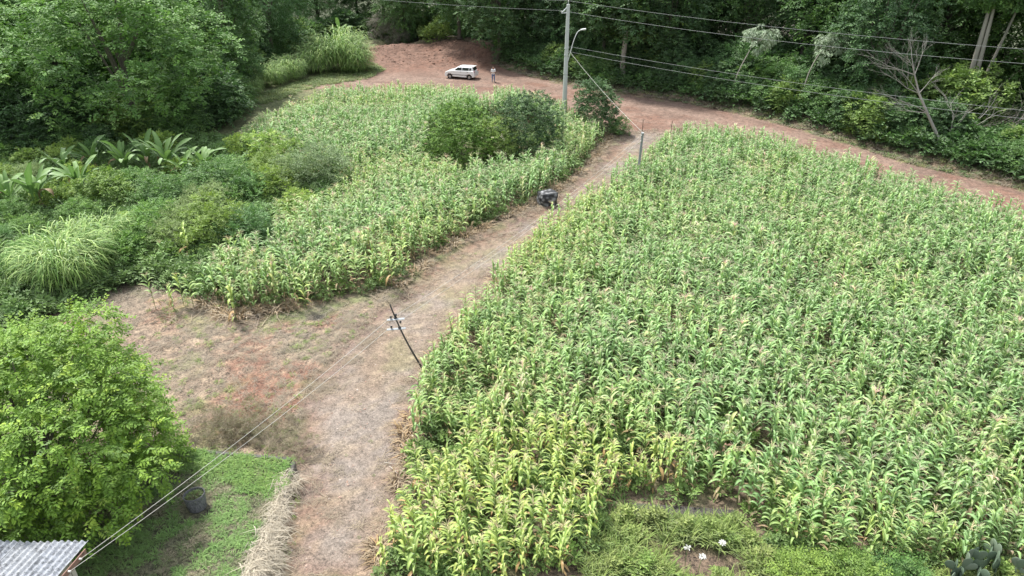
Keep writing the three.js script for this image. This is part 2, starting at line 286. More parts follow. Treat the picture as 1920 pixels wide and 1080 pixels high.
// leafy sprays spread over a cluster of lobes; every leaf is a folded face of its own
function foliage(o) {
  const { lobes, sprays, per = 8, len = 0.3, wid = 0.14, twig = 0.5, droop = 0.25, pal, seed = 1, bias = 0.25, shell = 0.34, low = -1, flat = 0.35 } = o;
  const r = rng(seed), g = o.into || new Geo(), tot = lobes.reduce((a, l) => a + l[3] * l[3], 0), picked = o.picked;
  for (let k = 0; k < sprays; k++) {
    let q = r() * tot, L = lobes[0]; for (const l of lobes) { q -= l[3] * l[3]; if (q <= 0) { L = l; break; } }
    let d = rdir(r); if (d[1] < 0 && r() < bias) d[1] = -d[1]; if (d[1] < low) { k--; continue; }
    const R = L[3] * (1 - shell * r() * r()) * (0.86 + 0.28 * vnoise(d[0] * 2.6 + L[0] * 3 + 50, d[1] * 2.6 + d[2] * 2.1 + L[1] * 2 + 50));
    const p = [L[0] + d[0] * R, L[1] + d[1] * R * (L[4] || 1), L[2] + d[2] * R];
    let deep = false; for (const l of lobes) if (l !== L && ((p[0] - l[0]) ** 2 + ((p[1] - l[1]) / (l[4] || 1)) ** 2 + (p[2] - l[2]) ** 2) < (0.62 * l[3]) ** 2) { deep = true; break; }
    if (deep && r() < 0.8) continue;
    const j = rdir(r), ax = norm3([d[0] + j[0] * 0.7, d[1] * 0.8 + j[1] * 0.5 + 0.15 - droop, d[2] + j[2] * 0.7]);
    const tl = twig * (0.6 + 0.8 * r()), tone = pal[Math.floor(r() * r() * pal.length * 0.999 + 0)] || pal[0], tb = 0.8 + 0.4 * r();
    let side = norm3(cross3(ax, [0.13 * (r() - 0.5), 1, 0.13])), nn = norm3(cross3(side, ax)); if (nn[1] < 0) nn = nn.map((v) => -v);
    for (let m = 0; m < per; m++) {
      const s = (m + 0.4 * r()) / per, sg = m % 2 ? 1 : -1, ll = len * (0.7 + 0.6 * r()) * (1.1 - 0.35 * s);
      const px = p[0] + ax[0] * tl * s, py = p[1] + ax[1] * tl * s - droop * 0.4 * tl * s * s, pz = p[2] + ax[2] * tl * s;
      const w = rdir(r), ld = norm3([ax[0] * 0.55 + side[0] * sg * 0.9 + w[0] * 0.45, ax[1] * 0.55 + side[1] * sg * 0.9 + w[1] * 0.45 - droop * 0.7, ax[2] * 0.55 + side[2] * sg * 0.9 + w[2] * 0.45]);
      const wn = rdir(r); let ln = [nn[0] + flat * 1.6 * wn[0], nn[1] + flat * 1.6 * wn[1] + 0.2, nn[2] + flat * 1.6 * wn[2]];
      const dt = ln[0] * ld[0] + ln[1] * ld[1] + ln[2] * ld[2]; ln = norm3([ln[0] - dt * ld[0], ln[1] - dt * ld[1], ln[2] - dt * ld[2]]);
      const b = tb * (0.86 + 0.28 * r()), c = [tone[0] * b, tone[1] * b, tone[2] * b];
      if (picked && picked.want(px, py, pz)) { picked.list.push([px, py, pz, ld, ln, ll, wid * (0.75 + 0.5 * r()), c]); continue; }
      g.leaf(px, py, pz, ld, ln, ll, wid * (0.75 + 0.5 * r()), c, 0.14);
    }
  }
  return g;
}
function lobesOn(seed, n, rx, ry, rz, cy, rmin, rmax, low = -0.5) { // lobes spread over an ellipsoid crown, with a core
  const r = rng(seed), a = [[0, cy, 0, Math.min(rx, ry, rz) * 0.72]];
  for (let k = 0; k < n; k++) { // golden-angle spread, jittered
    const y = 1 - (1 - low) * (k + 0.5) / n, s = Math.sqrt(Math.max(0, 1 - y * y)), A = k * 2.39996 + r() * 0.8, q = 0.72 + 0.3 * r();
    a.push([Math.cos(A) * s * rx * q, cy + y * ry * q + (r() - 0.5) * 0.3, Math.sin(A) * s * rz * q, rmin + (rmax - rmin) * r()]);
  }
  return a;
}
function woody(seed, lobes, h0, rad, col, col2, limbs, base = [0, 0, 0], sides = 7) { // trunk with limbs to the lobes
  const g = new Geo(), r = rng(seed), top = lobes[0];
  const n = 6, pts = [], rr = [];
  for (let k = 0; k <= n; k++) { const s = k / n; pts.push([lerp(base[0], top[0], s) + (r() - 0.5) * 0.25 * (k ? 1 : 0), lerp(base[1], top[1] + top[3] * 0.3, s), lerp(base[2], top[2], s) + (r() - 0.5) * 0.25 * (k ? 1 : 0)]); rr.push(rad * (1.25 - s * 0.95) * (k === 0 ? 1.25 : 1)); }
  g.tube(pts, rr, sides, col, col2);
  for (let k = 1; k <= Math.min(limbs, lobes.length - 1); k++) {
    const L = lobes[k], s = clamp(h0 + 0.4 * r()), i = Math.min(n - 1, Math.floor(s * n)), b = pts[i];
    const m = [lerp(b[0], L[0], 0.5) + (r() - 0.5) * 0.4, lerp(b[1], L[1], 0.42) + 0.25, lerp(b[2], L[2], 0.5) + (r() - 0.5) * 0.4];
    g.tube([b, m, [L[0], L[1], L[2]]], [rad * 0.5, rad * 0.32, rad * 0.1], 5, col, col2);
  }
  return g.done(true);
}
// greens, linear base colours
const G_MID = [[0.088, 0.178, 0.045], [0.115, 0.215, 0.05], [0.068, 0.145, 0.045], [0.15, 0.245, 0.06]];
const G_DARK = [[0.05, 0.11, 0.036], [0.065, 0.135, 0.038], [0.04, 0.09, 0.034], [0.09, 0.165, 0.042]];
const G_LIGHT = [[0.15, 0.235, 0.05], [0.19, 0.28, 0.06], [0.12, 0.20, 0.05], [0.24, 0.32, 0.075]];
const G_BLUE = [[0.08, 0.165, 0.058], [0.10, 0.19, 0.068], [0.062, 0.135, 0.05], [0.13, 0.22, 0.08]];
const G_YEL = [[0.17, 0.25, 0.05], [0.21, 0.29, 0.055], [0.14, 0.215, 0.045], [0.25, 0.32, 0.075]];
const G_GREY = [[0.135, 0.19, 0.095], [0.165, 0.225, 0.115], [0.11, 0.165, 0.08], [0.2, 0.255, 0.14]];
for (const [P, k] of [[G_MID, 1.1], [G_DARK, 1.25], [G_LIGHT, 1.05], [G_BLUE, 1.2], [G_YEL, 1.08], [G_GREY, 1.1]]) for (const c of P) { c[0] *= k; c[1] *= k * 1.07; c[2] *= k * 0.78; }
const foliageMat = leafMat(), glossyMat = leafMat(0xffffff, { clearcoat: 0.2, clearcoatRoughness: 0.36, transmission: 0.12 });
const BARK = [0.10, 0.085, 0.07], BARK2 = [0.17, 0.15, 0.125], PALEBARK = [0.36, 0.34, 0.30], PALEBARK2 = [0.27, 0.25, 0.215];

// tussock of long arching blades
function tussock(seed, n, R, len, wid, cols, o = {}) {
  const g = new Geo(), r = rng(seed);
  for (let k = 0; k < n; k++) {
    const a = r() * 6.28319, q = Math.sqrt(r()) * R, az = a + (r() - 0.5) * (o.spread || 1.2), out = q / R;
    const c = cols[Math.floor(r() * cols.length)], b = 0.8 + 0.4 * r(), L = len * (0.65 + 0.55 * r()) * (1 - 0.25 * out);
    g.blade(Math.cos(a) * q, 0, Math.sin(a) * q, az, lerp(o.e0 || 1.5, o.e1 || 1.05, out) - 0.15 * r(), (o.droop || 1.9) * (0.6 + 0.7 * r()), L, wid * (0.7 + 0.6 * r()), o.seg || 4, c.map((v) => v * b), c.map((v) => v * b * (o.mid || 1)), { fold: 0.12, power: o.power || 1.6, prof: (s) => Math.pow(1 - s, 0.6) * (0.55 + 0.45 * Math.min(1, s * 5)), tip: o.tip ? o.tip(r) : null });
  }
  return g;
}

const WEEDGAP = [-2.73, -20.21];
// ---------- maize ----------
const cornTones = [[1, 1, 1], [1.1, 1.08, 0.95], [0.8, 0.92, 0.95], [1.2, 1.12, 0.9], [0.95, 1.06, 1.05], [1.3, 1.16, 0.9]];
const cornLeafMats = cornTones.map((t) => { const m = leafMat(0xffffff, { transmission: 0.4, clearcoat: 0.3, clearcoatRoughness: 0.3 }); m.color.setRGB(...t); return m; });
const stalkMat = leafMat(0xffffff, { transmission: 0, roughness: 0.7, clearcoat: 0.1 }), tasselMat = leafMat(0xffffff, { transmission: 0.15, clearcoat: 0 });
const LEAFC = [0.218, 0.372, 0.068], LEAFM = [0.43, 0.545, 0.23], LEAFY = [0.39, 0.465, 0.075], DRYC = [0.36, 0.25, 0.13], TAN = [0.53, 0.47, 0.27], STALKC = [0.14, 0.20, 0.06];
function cornPlan(seed) { // the leaves, stalk, tassel and ear of one plant, each as its own geometry
  const r = rng(seed), hgt = 1.6 + 0.32 * r(), n = 11 + Math.floor(r() * 4), az0 = r() * 6.28, leaves = [];
  const lean = (r() - 0.5) * 0.1, lean2 = (r() - 0.5) * 0.1, bend = (y) => [lean * y * y * 0.5, lean2 * y * y * 0.5];
  for (let k = 0; k < n; k++) {
    const s = k / (n - 1), y = 0.22 + (hgt - 0.22) * Math.pow(s, 0.85), g = new Geo(), az = az0 + k * Math.PI + (r() - 0.5) * 1.15, [bx, bz] = bend(y);
    const len = (0.40 + 0.22 * Math.sin(Math.PI * (0.15 + 0.75 * s))) * (0.85 + 0.3 * r()), wid = (0.088 + 0.03 * r()) * (0.75 + 0.4 * Math.sin(Math.PI * s));
    const dry = s < 0.2 ? r() < 0.65 : s < 0.42 ? r() < 0.12 : false, yel = r() < 0.16;
    const b = 0.82 + 0.36 * r(), base = dry ? DRYC : yel ? mix3(LEAFC, LEAFY, 0.55) : mix3(LEAFC, [0.13, 0.275, 0.058], r());
    const tip = r() < 0.3 ? mix3(base, [0.42, 0.37, 0.2], 0.75) : null;
    g.blade(bx, y, bz, az, (dry ? 0.4 : 1.1 + 0.3 * s) + 0.3 * (r() - 0.5), (dry ? 2.2 : 2.7 - 0.7 * s) * (0.55 + 0.6 * r()), len, wid, 6, base.map((v) => v * b), (dry ? DRYC : mix3(LEAFM, base, 0.25)).map((v) => v * b), { fold: 0.16, twist: (r() - 0.5) * 1.3, wave: dry ? 0.015 : 0.008, power: dry ? 1.1 : 1.45, tip });
    leaves.push(g.done(true));
  }
  const st = new Geo(), p = [], rr = []; for (let k = 0; k <= 4; k++) { const y = k / 4 * (hgt + 0.05); const [bx, bz] = bend(y); p.push([bx, y - (k ? 0 : 0.08), bz]); rr.push(0.017 - 0.009 * k / 4); } st.tube(p, rr, 5, STALKC);
  const ts = new Geo(), [tx, tz] = bend(hgt); const m = 8 + Math.floor(r() * 5);
  const tc = mix3(TAN, [0.49, 0.41, 0.26], r());
  for (let k = 0; k < m; k++) { const c = k === 0, b = 0.75 + 0.5 * r(); ts.blade(tx, hgt + (c ? 0 : 0.05 + 0.12 * r()), tz, r() * 6.28, c ? 1.5 : 1.2 - 0.35 * r(), c ? 0.1 : 0.5 + 0.7 * r(), c ? 0.4 : 0.22 + 0.12 * r(), 0.02, 3, tc.map((v) => v * b), tc.map((v) => v * b), { fold: 0.4, prof: (s) => 0.45 + 0.55 * (1 - s) }); }
  const ear = new Geo(), ya = hgt * (0.45 + 0.1 * r()), ea = r() * 6.28, [ex, ez] = bend(ya), d = (t, y) => [ex + Math.cos(ea) * t, ya + y, ez + Math.sin(ea) * t];
  ear.tube([d(0.015, 0), d(0.045, 0.06), d(0.075, 0.15), d(0.095, 0.22), d(0.105, 0.25)], [0.012, 0.03, 0.032, 0.02, 0.008], 6, [0.24, 0.29, 0.12], [0.27, 0.25, 0.12]);
  return { leaves, stalk: st.done(true), tassel: ts.done(true), ear: ear.done(true), bare: r() < 0.2 };
}
const cornPlans = []; for (let k = 0; k < 12; k++) cornPlans.push(cornPlan(900 + k * 7));
const cornWhole = cornPlans.map((c) => mergeGeometries([...c.leaves, c.stalk, ...(c.bare ? [] : [c.tassel]), c.ear]));
const fieldLeafMat = leafMat(0xffffff, { transmission: 0.4, clearcoat: 0.3, clearcoatRoughness: 0.3 });
function makeCorn(k, x, z, turn, s, tone, label, group, tilt = 0) {
  const c = cornPlans[k], o = thing('corn_plant', label, 'corn plant', [x, H(x, z), z], turn, group); o.scale.setScalar(s); o.rotation.order = 'YXZ'; o.rotation.x = tilt;
  for (const l of c.leaves) part('leaf', l, cornLeafMats[tone], o);
  part('stalk', c.stalk, stalkMat, o); part('ear', c.ear, stalkMat, o); if (!c.bare) part('tassel', c.tassel, tasselMat, o);
  return o;
}
const cornSpots = [];
function sowCorn(poly, dist, ang, field, seed, gap = () => false) {
  const r = rng(seed), ca = Math.cos(ang), sa = Math.sin(ang);
  let u0 = 1e9, u1 = -1e9, v0 = 1e9, v1 = -1e9;
  for (const [x, z] of poly) { const u = x * ca + z * sa, v = -x * sa + z * ca; u0 = Math.min(u0, u); u1 = Math.max(u1, u); v0 = Math.min(v0, v); v1 = Math.max(v1, v); }
  for (let v = v0; v < v1; v += 0.62) for (let u = u0; u < u1; u += 0.31) {
    const uu = u + (r() - 0.5) * 0.26, vv = v + (r() - 0.5) * 0.36, x = uu * ca - vv * sa, z = uu * sa + vv * ca, q = r(), q2 = r(), q3 = r(), q4 = r(), q5 = r();
    const d = sdPoly(poly, x, z); if (d > -0.05) continue;
    if (q < 0.07 || gap(x, z, q)) continue;
    const n = fbm(x * 0.16 + 5, z * 0.16 + 9, 3), m = fbm(x * 0.5 + 60, z * 0.5, 3);
    if (m > 0.70 && q2 < 0.6) continue;
    const edge = sstep(3.5, 0, -d);
    const rim = sstep(8, 0, -d) * fbm(x * 0.3 + 8, z * 0.3, 3) * (field === 'left' ? sstep(-50, -38, z) * 1.15 : x < 6 ? 0.8 : 0);
    const yellow = clamp((n - 0.5) * 1.6 + rim + 0.35 * edge * fbm(x * 0.7, z * 0.7, 2) + 0.35 * (q3 - 0.5));
    cornSpots.push({ x, z, k: Math.floor(q2 * 12), turn: q4 * 6.28, s: (0.76 + 0.3 * (1 - n) + 0.34 * (q5 - 0.5)) * (1 - 0.22 * edge * q3) * (field === 'left' ? 1.03 : 1), yellow, tiltX: (q3 - 0.5) * (q2 > 0.94 ? 1.1 : 0.18), tiltZ: (q4 - 0.5) * 0.18, field, jit: q5 });
  }
}
sowCorn(CORN_RIGHT, dCornR, 1.15, 'right', 11, (x, z, q) => Math.hypot(x - WEEDGAP[0], z - WEEDGAP[1]) < 1.0 || sdPoly(SLAB, x, z) < 0.5 || x - 60 > 0);
sowCorn(CORN_LEFT, dCornL, 1.0, 'left', 23, (x, z) => sdPoly(COPSE, x, z) < 0.3);
const inView = (s) => { const yc = -(s.z) * Math.cos(0.4887) + 17 * Math.sin(0.4887), yu = (-17) * Math.cos(0.4887) + (-s.z) * Math.sin(0.4887) ; return Math.abs(s.x) < yc * 0.70 && yu > -yc * 0.40; };
for (const s of cornSpots) s.d = inView(s) ? Math.hypot(s.x, 17, s.z) : 1e9;
const order = [...cornSpots].sort((a, b) => a.d - b.d); order.slice(0, 280).forEach((s) => { s.own = true; });
for (const s of cornSpots) if (s.own) makeCorn(s.k, s.x, s.z, s.turn, s.s, s.yellow > 0.62 ? 5 : s.yellow > 0.42 ? 3 : s.yellow > 0.25 ? 1 : [0, 2, 4][Math.floor(s.jit * 3)], 'green corn plant with arching leaves at the near edge of the big field', 'corn plants at the near edge of the big field', s.tiltX);
for (const field of ['right', 'left']) {
  const root = thing('corn_crop', field === 'right' ? 'dense green corn crop filling the large field beside the track' : 'dense corn crop with tan tassels in the smaller field by the woods', 'corn crop'); root.userData.kind = 'stuff';
  for (let k = 0; k < 12; k++) {
    const list = cornSpots.filter((s) => s.field === field && s.k === k && !s.own); if (!list.length) continue;
    const o = instanced('plants', cornWhole[k], fieldLeafMat, list.map((s) => mat4(s.x, H(s.x, s.z), s.z, s.turn, s.s, s.tiltX, s.tiltZ)), root, list.map((s) => { const b = 0.85 + 0.3 * s.jit, y = s.yellow; if (s.jit > 0.975) return new THREE.Color(1.3 * b, 1.06 * b, 1.5 * b); return new THREE.Color(b * lerp(0.88, 1.2, y), b * lerp(0.97, 1.13, y), b * lerp(1.08, 1.0, y)); }));
    o.userData.kind = 'stuff';
  }
}
// plants that stand apart at the edge of the bare yard
[[-18.07, -31.66, 'lone young corn plant at the far end of the bare yard'], [-17.10, -31.55, 'spindly corn plant, first of three in a row on the bare yard'], [-16.77, -31.99, 'spindly corn plant in the middle of the three on the bare yard'], [-16.21, -31.83, 'spindly corn plant nearest the weeds of the three on bare yard'], [-18.47, -37.11, 'tall corn plant with pale dry stalk rising above the low weeds'], [-19.41, -36.09, 'short corn plant among the weeds behind the lone three'], [-13.55, -30.39, 'corn plant with withered lower leaves at the corner of the yard'], [-10.41, -31.66, 'corn plant with a brown curled skirt beside the burnt spot'], [-12.14, -32.67, 'pale corn plant standing beside the smaller black burnt spot'], [-13.04, -31.66, 'corn plant on the yard edge with dry roots showing'], [-6.41, -33.85, 'corn plant with yellow leaves at the bend of the track']].forEach(([x, z, label], k) => makeCorn((k * 5 + 2) % 12, x, z, k * 1.7, [0.95, 0.8, 0.9, 0.95, 1.25, 0.85, 1.2, 1.05, 1.1, 1.0, 1.1][k], [0, 1, 3, 1, 5, 4, 5, 3, 1, 0, 3][k], label, 'corn plants standing apart at the yard'));

// ---------- woods ----------
// kinds of broadleaf tree, built once at about 12 m and then copied with their parts
function treeKind(seed, o) {
  const lobes = lobesOn(seed, o.n, o.rx, o.ry, o.rx, o.cy, o.r0, o.r1, o.low);
  const crown = foliage({ lobes, sprays: o.sprays, per: o.per || 8, len: o.len, wid: o.wid, twig: o.twig || 0.7, droop: o.droop ?? 0.25, pal: o.pal, seed: seed + 1, bias: 0.65, flat: o.flat ?? 0.35, shell: 0.4 }).done();
  return { crown, trunk: woody(seed + 2, lobes, 0.35, o.rad || 0.2, o.bark || BARK, o.bark2 || BARK2, 9) };
}
const KINDS = {
  dome: treeKind(101, { n: 60, rx: 5.4, ry: 5.0, cy: 6.0, r0: 0.65, r1: 1.25, low: -0.95, sprays: 3900, len: 0.27, wid: 0.12, pal: G_MID, twig: 0.6 }),
  oval: treeKind(131, { n: 46, rx: 3.6, ry: 5.6, cy: 6.4, r0: 0.7, r1: 1.3, low: -0.98, sprays: 3200, len: 0.27, wid: 0.12, pal: G_DARK, droop: 0.35 }),
  tall: treeKind(151, { n: 38, rx: 3.2, ry: 5.2, cy: 8.4, r0: 0.7, r1: 1.3, low: -0.9, sprays: 2600, len: 0.28, wid: 0.12, pal: G_DARK, droop: 0.3 }),
  bright: treeKind(171, { n: 40, rx: 3.5, ry: 4.8, cy: 6.8, r0: 0.7, r1: 1.3, low: -0.95, sprays: 2800, len: 0.27, wid: 0.13, pal: [...G_DARK, G_LIGHT[0]], flat: 0.5 }),
  fine: treeKind(191, { n: 44, rx: 3.4, ry: 4.8, cy: 6.2, r0: 0.7, r1: 1.2, low: -0.95, sprays: 3000, per: 9, len: 0.24, wid: 0.08, pal: G_BLUE, droop: 0.45, twig: 0.9 }),
  lianas: treeKind(211, { n: 40, rx: 3.0, ry: 5.4, cy: 5.8, r0: 0.7, r1: 1.2, low: -1, sprays: 3000, len: 0.25, wid: 0.11, pal: G_BLUE, droop: 0.7 }),
};
const tintOf = {}; function tintMat(t) { const k = t.join(); if (!tintOf[k]) { tintOf[k] = leafMat(); tintOf[k].color.setRGB(...t); } return tintOf[k]; }
function tree(name, kind, label, group, x, z, s, sy, turn, tint = [1, 1, 1], sink = 0) {
  const o = thing(name, label, 'tree', [x, H(x, z) - sink, z], turn, group); o.scale.set(s, sy, s);
  part('crown', KINDS[kind].crown, tintMat(tint), o); part('trunk', KINDS[kind].trunk, barkMat, o); return o;
}
// the big trees of the near wood on the left
tree('broad_tree', 'dome', 'huge round mid-green tree towering over the banana plants', null, -32.51, -61.43, 1.42, 1.28, 0.4, [1.22, 1.2, 1.05]);
tree('broad_tree', 'dome', 'big green tree cut by the left edge above dark undergrowth', null, -45.08, -59.85, 0.95, 1.08, 2.2, [1.35, 1.3, 1]);
tree('broad_tree', 'bright', 'yellow-green tree in the top left corner of the wood', null, -55.55, -80.33, 1.35, 1.15, 1.1, [1.7, 1.6, 1.1]);
tree('broad_tree', 'fine', 'feathery dull green tree between the corner tree and the round giant', null, -45.41, -72.07, 1.15, 1.2, 0.2, [1, 1, 0.9]);
tree('broad_tree', 'oval', 'dark tree behind the right shoulder of the round giant', null, -30.52, -79.05, 1.1, 1.2, 0.9, [1.25, 1.2, 1.05]);
tree('broad_tree', 'fine', 'bluish fine-leaved tree standing left of the tall grass hedge', null, -30.89, -95.53, 1.45, 1.35, 2.9, [0.95, 0.98, 1.05]);
tree('broad_tree', 'lianas', 'tree hung with vines above the pale dry creeper heap', null, -16.07, -112.94, 1.3, 1.25, 1.9, [1, 0.96, 0.85]);
tree('broad_tree', 'oval', 'dense dark tree with skirts of leaves behind the standing man', null, -1.74, -96.25, 1.25, 1.2, 0.3, [1, 1.02, 1]);
tree('broad_tree', 'oval', 'dark leafy tree overhanging the white car and red bank', null, -7.38, -105.24, 1.15, 1.3, 2.3, [1.15, 1.15, 1]);
tree('broad_tree', 'bright', 'great tree with yellow-green sprays behind the utility pole', null, 14.05, -83.56, 1.5, 1.3, 1.3, [1.25, 1.22, 1]);
tree('broad_tree', 'oval', 'tree closing the gap in the wood behind the tall grass hedge', null, -25.13, -123.42, 1.2, 1.15, 0.3, [1.1, 1.1, 1]);
tree('broad_tree', 'tall', 'tall tree at the head of the red clearing behind creepers', null, -20.59, -122.29, 1.3, 1.2, 1.3, [0.95, 1, 1]);
// the wood beyond, in rows following its edge
const KEEP = [[22.15, -73.60, 2.4], [27.07, -68.58, 2.4], [23.94, -77.32, 1.5], [28.92, -72.07, 1.5], [38.96, -60.47, 4.6], [38.66, -61.43, 3], [37.17, -57.89, 2]];
const placedTrees = [];
function row(line, off, step, seed, kinds, sizes, label, group, tints) {
  const r = rng(seed), L = lineLength(line);
  for (let s = 0.5; s < L; s += step * (0.75 + 0.5 * r())) {
    const p = alongLine(line, s), q = off + (r() - 0.5) * 3, x = p.x + p.dz * q, z = p.z - p.dx * q, k = kinds[Math.floor(r() * kinds.length)], sc = lerp(sizes[0], sizes[1], r()), t = tints[Math.floor(r() * tints.length)], tn = r() * 6.28, sy = sc * (0.9 + 0.25 * r());
    if (dRoad(x, z) < 1.5 || (off < 9 ? KEEP : KEEP.slice(4)).some(([a, b, c]) => Math.hypot(x - a, z - b) < c + 2.2 * sc)) continue;
    tree('forest_tree', k, label, group, x, z, sc, sy, tn, t, 0.3); placedTrees.push([x, z, sc]);
  }
}
const WL = WOODS_LEFT.slice(1, 9);
const LW = [[-49.71, -55.76], [-45.14, -57.89], [-41.92, -61.43], [-37.73, -66.10], [-32.35, -69.98], [-30.81, -79.05], [-32.41, -95.53], [-29.72, -109.65], [-22.59, -117.96], [-12.96, -113.91], [-3.43, -106.53]];
const T_D = [[1, 1, 1], [0.85, 0.9, 0.9], [1.15, 1.12, 0.95], [0.95, 1, 1.1]], T_L = [[1.35, 1.35, 1.05], [1.6, 1.5, 1.05], [1.15, 1.15, 1.05], [1.2, 1.25, 1.15]];
const LR = 'dark green forest tree in the wood beyond the red road', GR = 'forest trees beyond the red road', LL = 'green forest tree in the wood behind the banana plants', GL = 'forest trees of the wood on the left';
row(FAR_EDGE.slice(0, 8), 6.0, 4.3, 31, ['oval', 'tall', 'bright', 'lianas', 'oval'], [0.95, 1.25], LR, GR, T_D);
row(FAR_EDGE, 10.5, 5.2, 37, ['tall', 'oval', 'dome', 'bright'], [1.1, 1.4], LR, GR, T_D);
row(FAR_EDGE, 14, 5.0, 39, ['oval', 'dome', 'lianas', 'oval'], [1.1, 1.4], LR, GR, T_D);
row(FAR_EDGE, 21, 6.5, 41, ['tall', 'dome', 'bright'], [1.25, 1.6], LR, GR, T_D);
row(LW, 7, 6.0, 43, ['oval', 'fine', 'bright', 'dome'], [0.95, 1.3], LL, GL, T_L);
row(LW, 15, 7, 47, ['tall', 'dome', 'oval', 'fine'], [1.2, 1.5], LL, GL, T_L);
row(LW, 25, 8.5, 53, ['tall', 'dome'], [1.4, 1.8], LL, GL, T_D);

// pale silvery trees with slim crooked stems
function paleTree(x, z, hgt, seed, label, lean) {
  const o = thing('silver_tree', label, 'tree', [x, H(x, z) - 0.1, z], 0, 'slim trees with silvery leaves'), r = rng(seed), g = new Geo(), pts = [], rr = [];
  for (let k = 0; k <= 7; k++) { const s = k / 7; pts.push([lean * s * hgt * 0.22 + Math.sin(s * 5 + seed) * 0.3 * Math.sqrt(s), s * hgt, Math.cos(s * 4 + seed) * 0.15]); rr.push(0.085 - 0.05 * s); }
  g.tube(pts, rr, 6, PALEBARK, PALEBARK2); const top = pts[7];
  const lobes = [[top[0] + 0.2, top[1] + 0.2, top[2], 0.55]]; for (let k = 0; k < 6; k++) { const a = k * 1.05, L = [top[0] + 0.4 + Math.cos(a) * 1.3 * (0.6 + 0.6 * r()), top[1] + 0.9 * r() - 0.5 * (k % 3), top[2] + Math.sin(a) * 1.0, 0.35 + 0.3 * r()]; lobes.push(L); g.tube([pts[6], [L[0], L[1], L[2]]], [0.035, 0.012], 4, PALEBARK, PALEBARK2); }
  part('trunk', g.done(true), barkMat, o);
  part('crown', foliage({ lobes, sprays: 140, per: 8, len: 0.42, wid: 0.12, twig: 0.4, droop: 0.9, pal: [[0.31, 0.39, 0.26], [0.23, 0.32, 0.18], [0.39, 0.46, 0.34]], seed, flat: 0.5 }).done(), foliageMat, o);
}
paleTree(22.03, -73.15, 6.6, 3, 'slim tree with a silvery tuft of leaves, nearer the utility pole', 1);
paleTree(26.93, -68.19, 6.4, 8, 'slim crooked tree with drooping silvery leaves over bushes', 1.1);
{ // a trunk in the gloom and three leaning pale trunks
  const bark = (pts, rad) => { const g = new Geo(); g.tube(pts, rad, 9, PALEBARK, PALEBARK2); return g.done(true); };
  const [x, z] = [12.27, -81.65], o = thing('old_tree', 'thick pale trunk of an old tree standing at the road edge', 'tree', [x, H(x, z) - 0.2, z]);
  part('trunk', bark([[0, 0, 0], [0.05, 1, 0], [-0.05, 2.4, -0.1], [0.15, 5, -0.3], [0.2, 8.5, -0.2]], [0.42, 0.33, 0.3, 0.25, 0.12]), barkMat, o);
  const lb = lobesOn(77, 12, 3.2, 2.6, 3.0, 8.0, 0.9, 1.6, -0.6);
  part('crown', foliage({ lobes: lb, sprays: 900, len: 0.4, wid: 0.17, twig: 0.7, pal: G_DARK, seed: 78 }).done(), foliageMat, o);
  const [bx, bz] = [39.40, -61.43];
  [['tall pale trunk leaning right, leftmost of the three leaning trunks', -0.42, 0, 0.15, 0.25], ['pale trunk leaning right, in the middle of three leaning trunks', 0, 0.3, -0.1, 0.21], ['pale trunk leaning farthest right of the three leaning trunks', 0.3, -0.2, 1.9, 0.15]].forEach(([label, dx, dz, lean, rad], k) => {
    const px = bx + dx, pz = bz + dz - 1, t = thing('leaning_tree', label, 'tree', [px, H(px, pz) - 0.3, pz], 0, 'leaning pale trunks');
    part('trunk', bark([[0, 0, 0], [lean * 0.22, 2.6, 0], [lean * 0.5, 5.2, -0.1], [lean * 0.82, 8.2, -0.2], [lean * 1.1, 11, -0.3]], [rad * 1.2, rad, rad * 0.85, rad * 0.7, rad * 0.4]), barkMat, t);
    part('crown', foliage({ lobes: [[lean * 1.1, 11.5, -0.3, 1.5], [lean * 1.1 + 1.2, 11, 0.5, 1.1], [lean * 1.1 - 1, 11.3, -0.8, 1.2]], sprays: 420, len: 0.36, wid: 0.16, twig: 0.6, pal: G_MID, seed: 300 + k }).done(), foliageMat, t);
  });
}
// leafless trees: forking twigs
function twigs(g, p, d, len, rad, depth, r, col, up) {
  const e = [p[0] + d[0] * len, p[1] + d[1] * len, p[2] + d[2] * len], m = [(p[0] + e[0]) / 2 + (r() - 0.5) * len * 0.12, (p[1] + e[1]) / 2 + (r() - 0.5) * len * 0.08, (p[2] + e[2]) / 2 + (r() - 0.5) * len * 0.12];
  g.tube([p, m, e], [rad, rad * 0.8, rad * 0.6], depth > 2 ? 6 : 3, col, [col[0] * 0.7, col[1] * 0.7, col[2] * 0.7]);
  if (!depth) return;
  const n = depth > 2 ? 4 : 3;
  for (let k = 0; k < n; k++) { const w = rdir(r), s = 0.35 + 0.65 * (k + 1) / n, q = [lerp(p[0], e[0], s), lerp(p[1], e[1], s), lerp(p[2], e[2], s)]; twigs(g, q, norm3([d[0] + w[0] * 0.75, d[1] + w[1] * 0.45 + up, d[2] + w[2] * 0.75]), len * (0.5 + 0.25 * r()), rad * 0.5, depth - 1, r, col, up); }
}
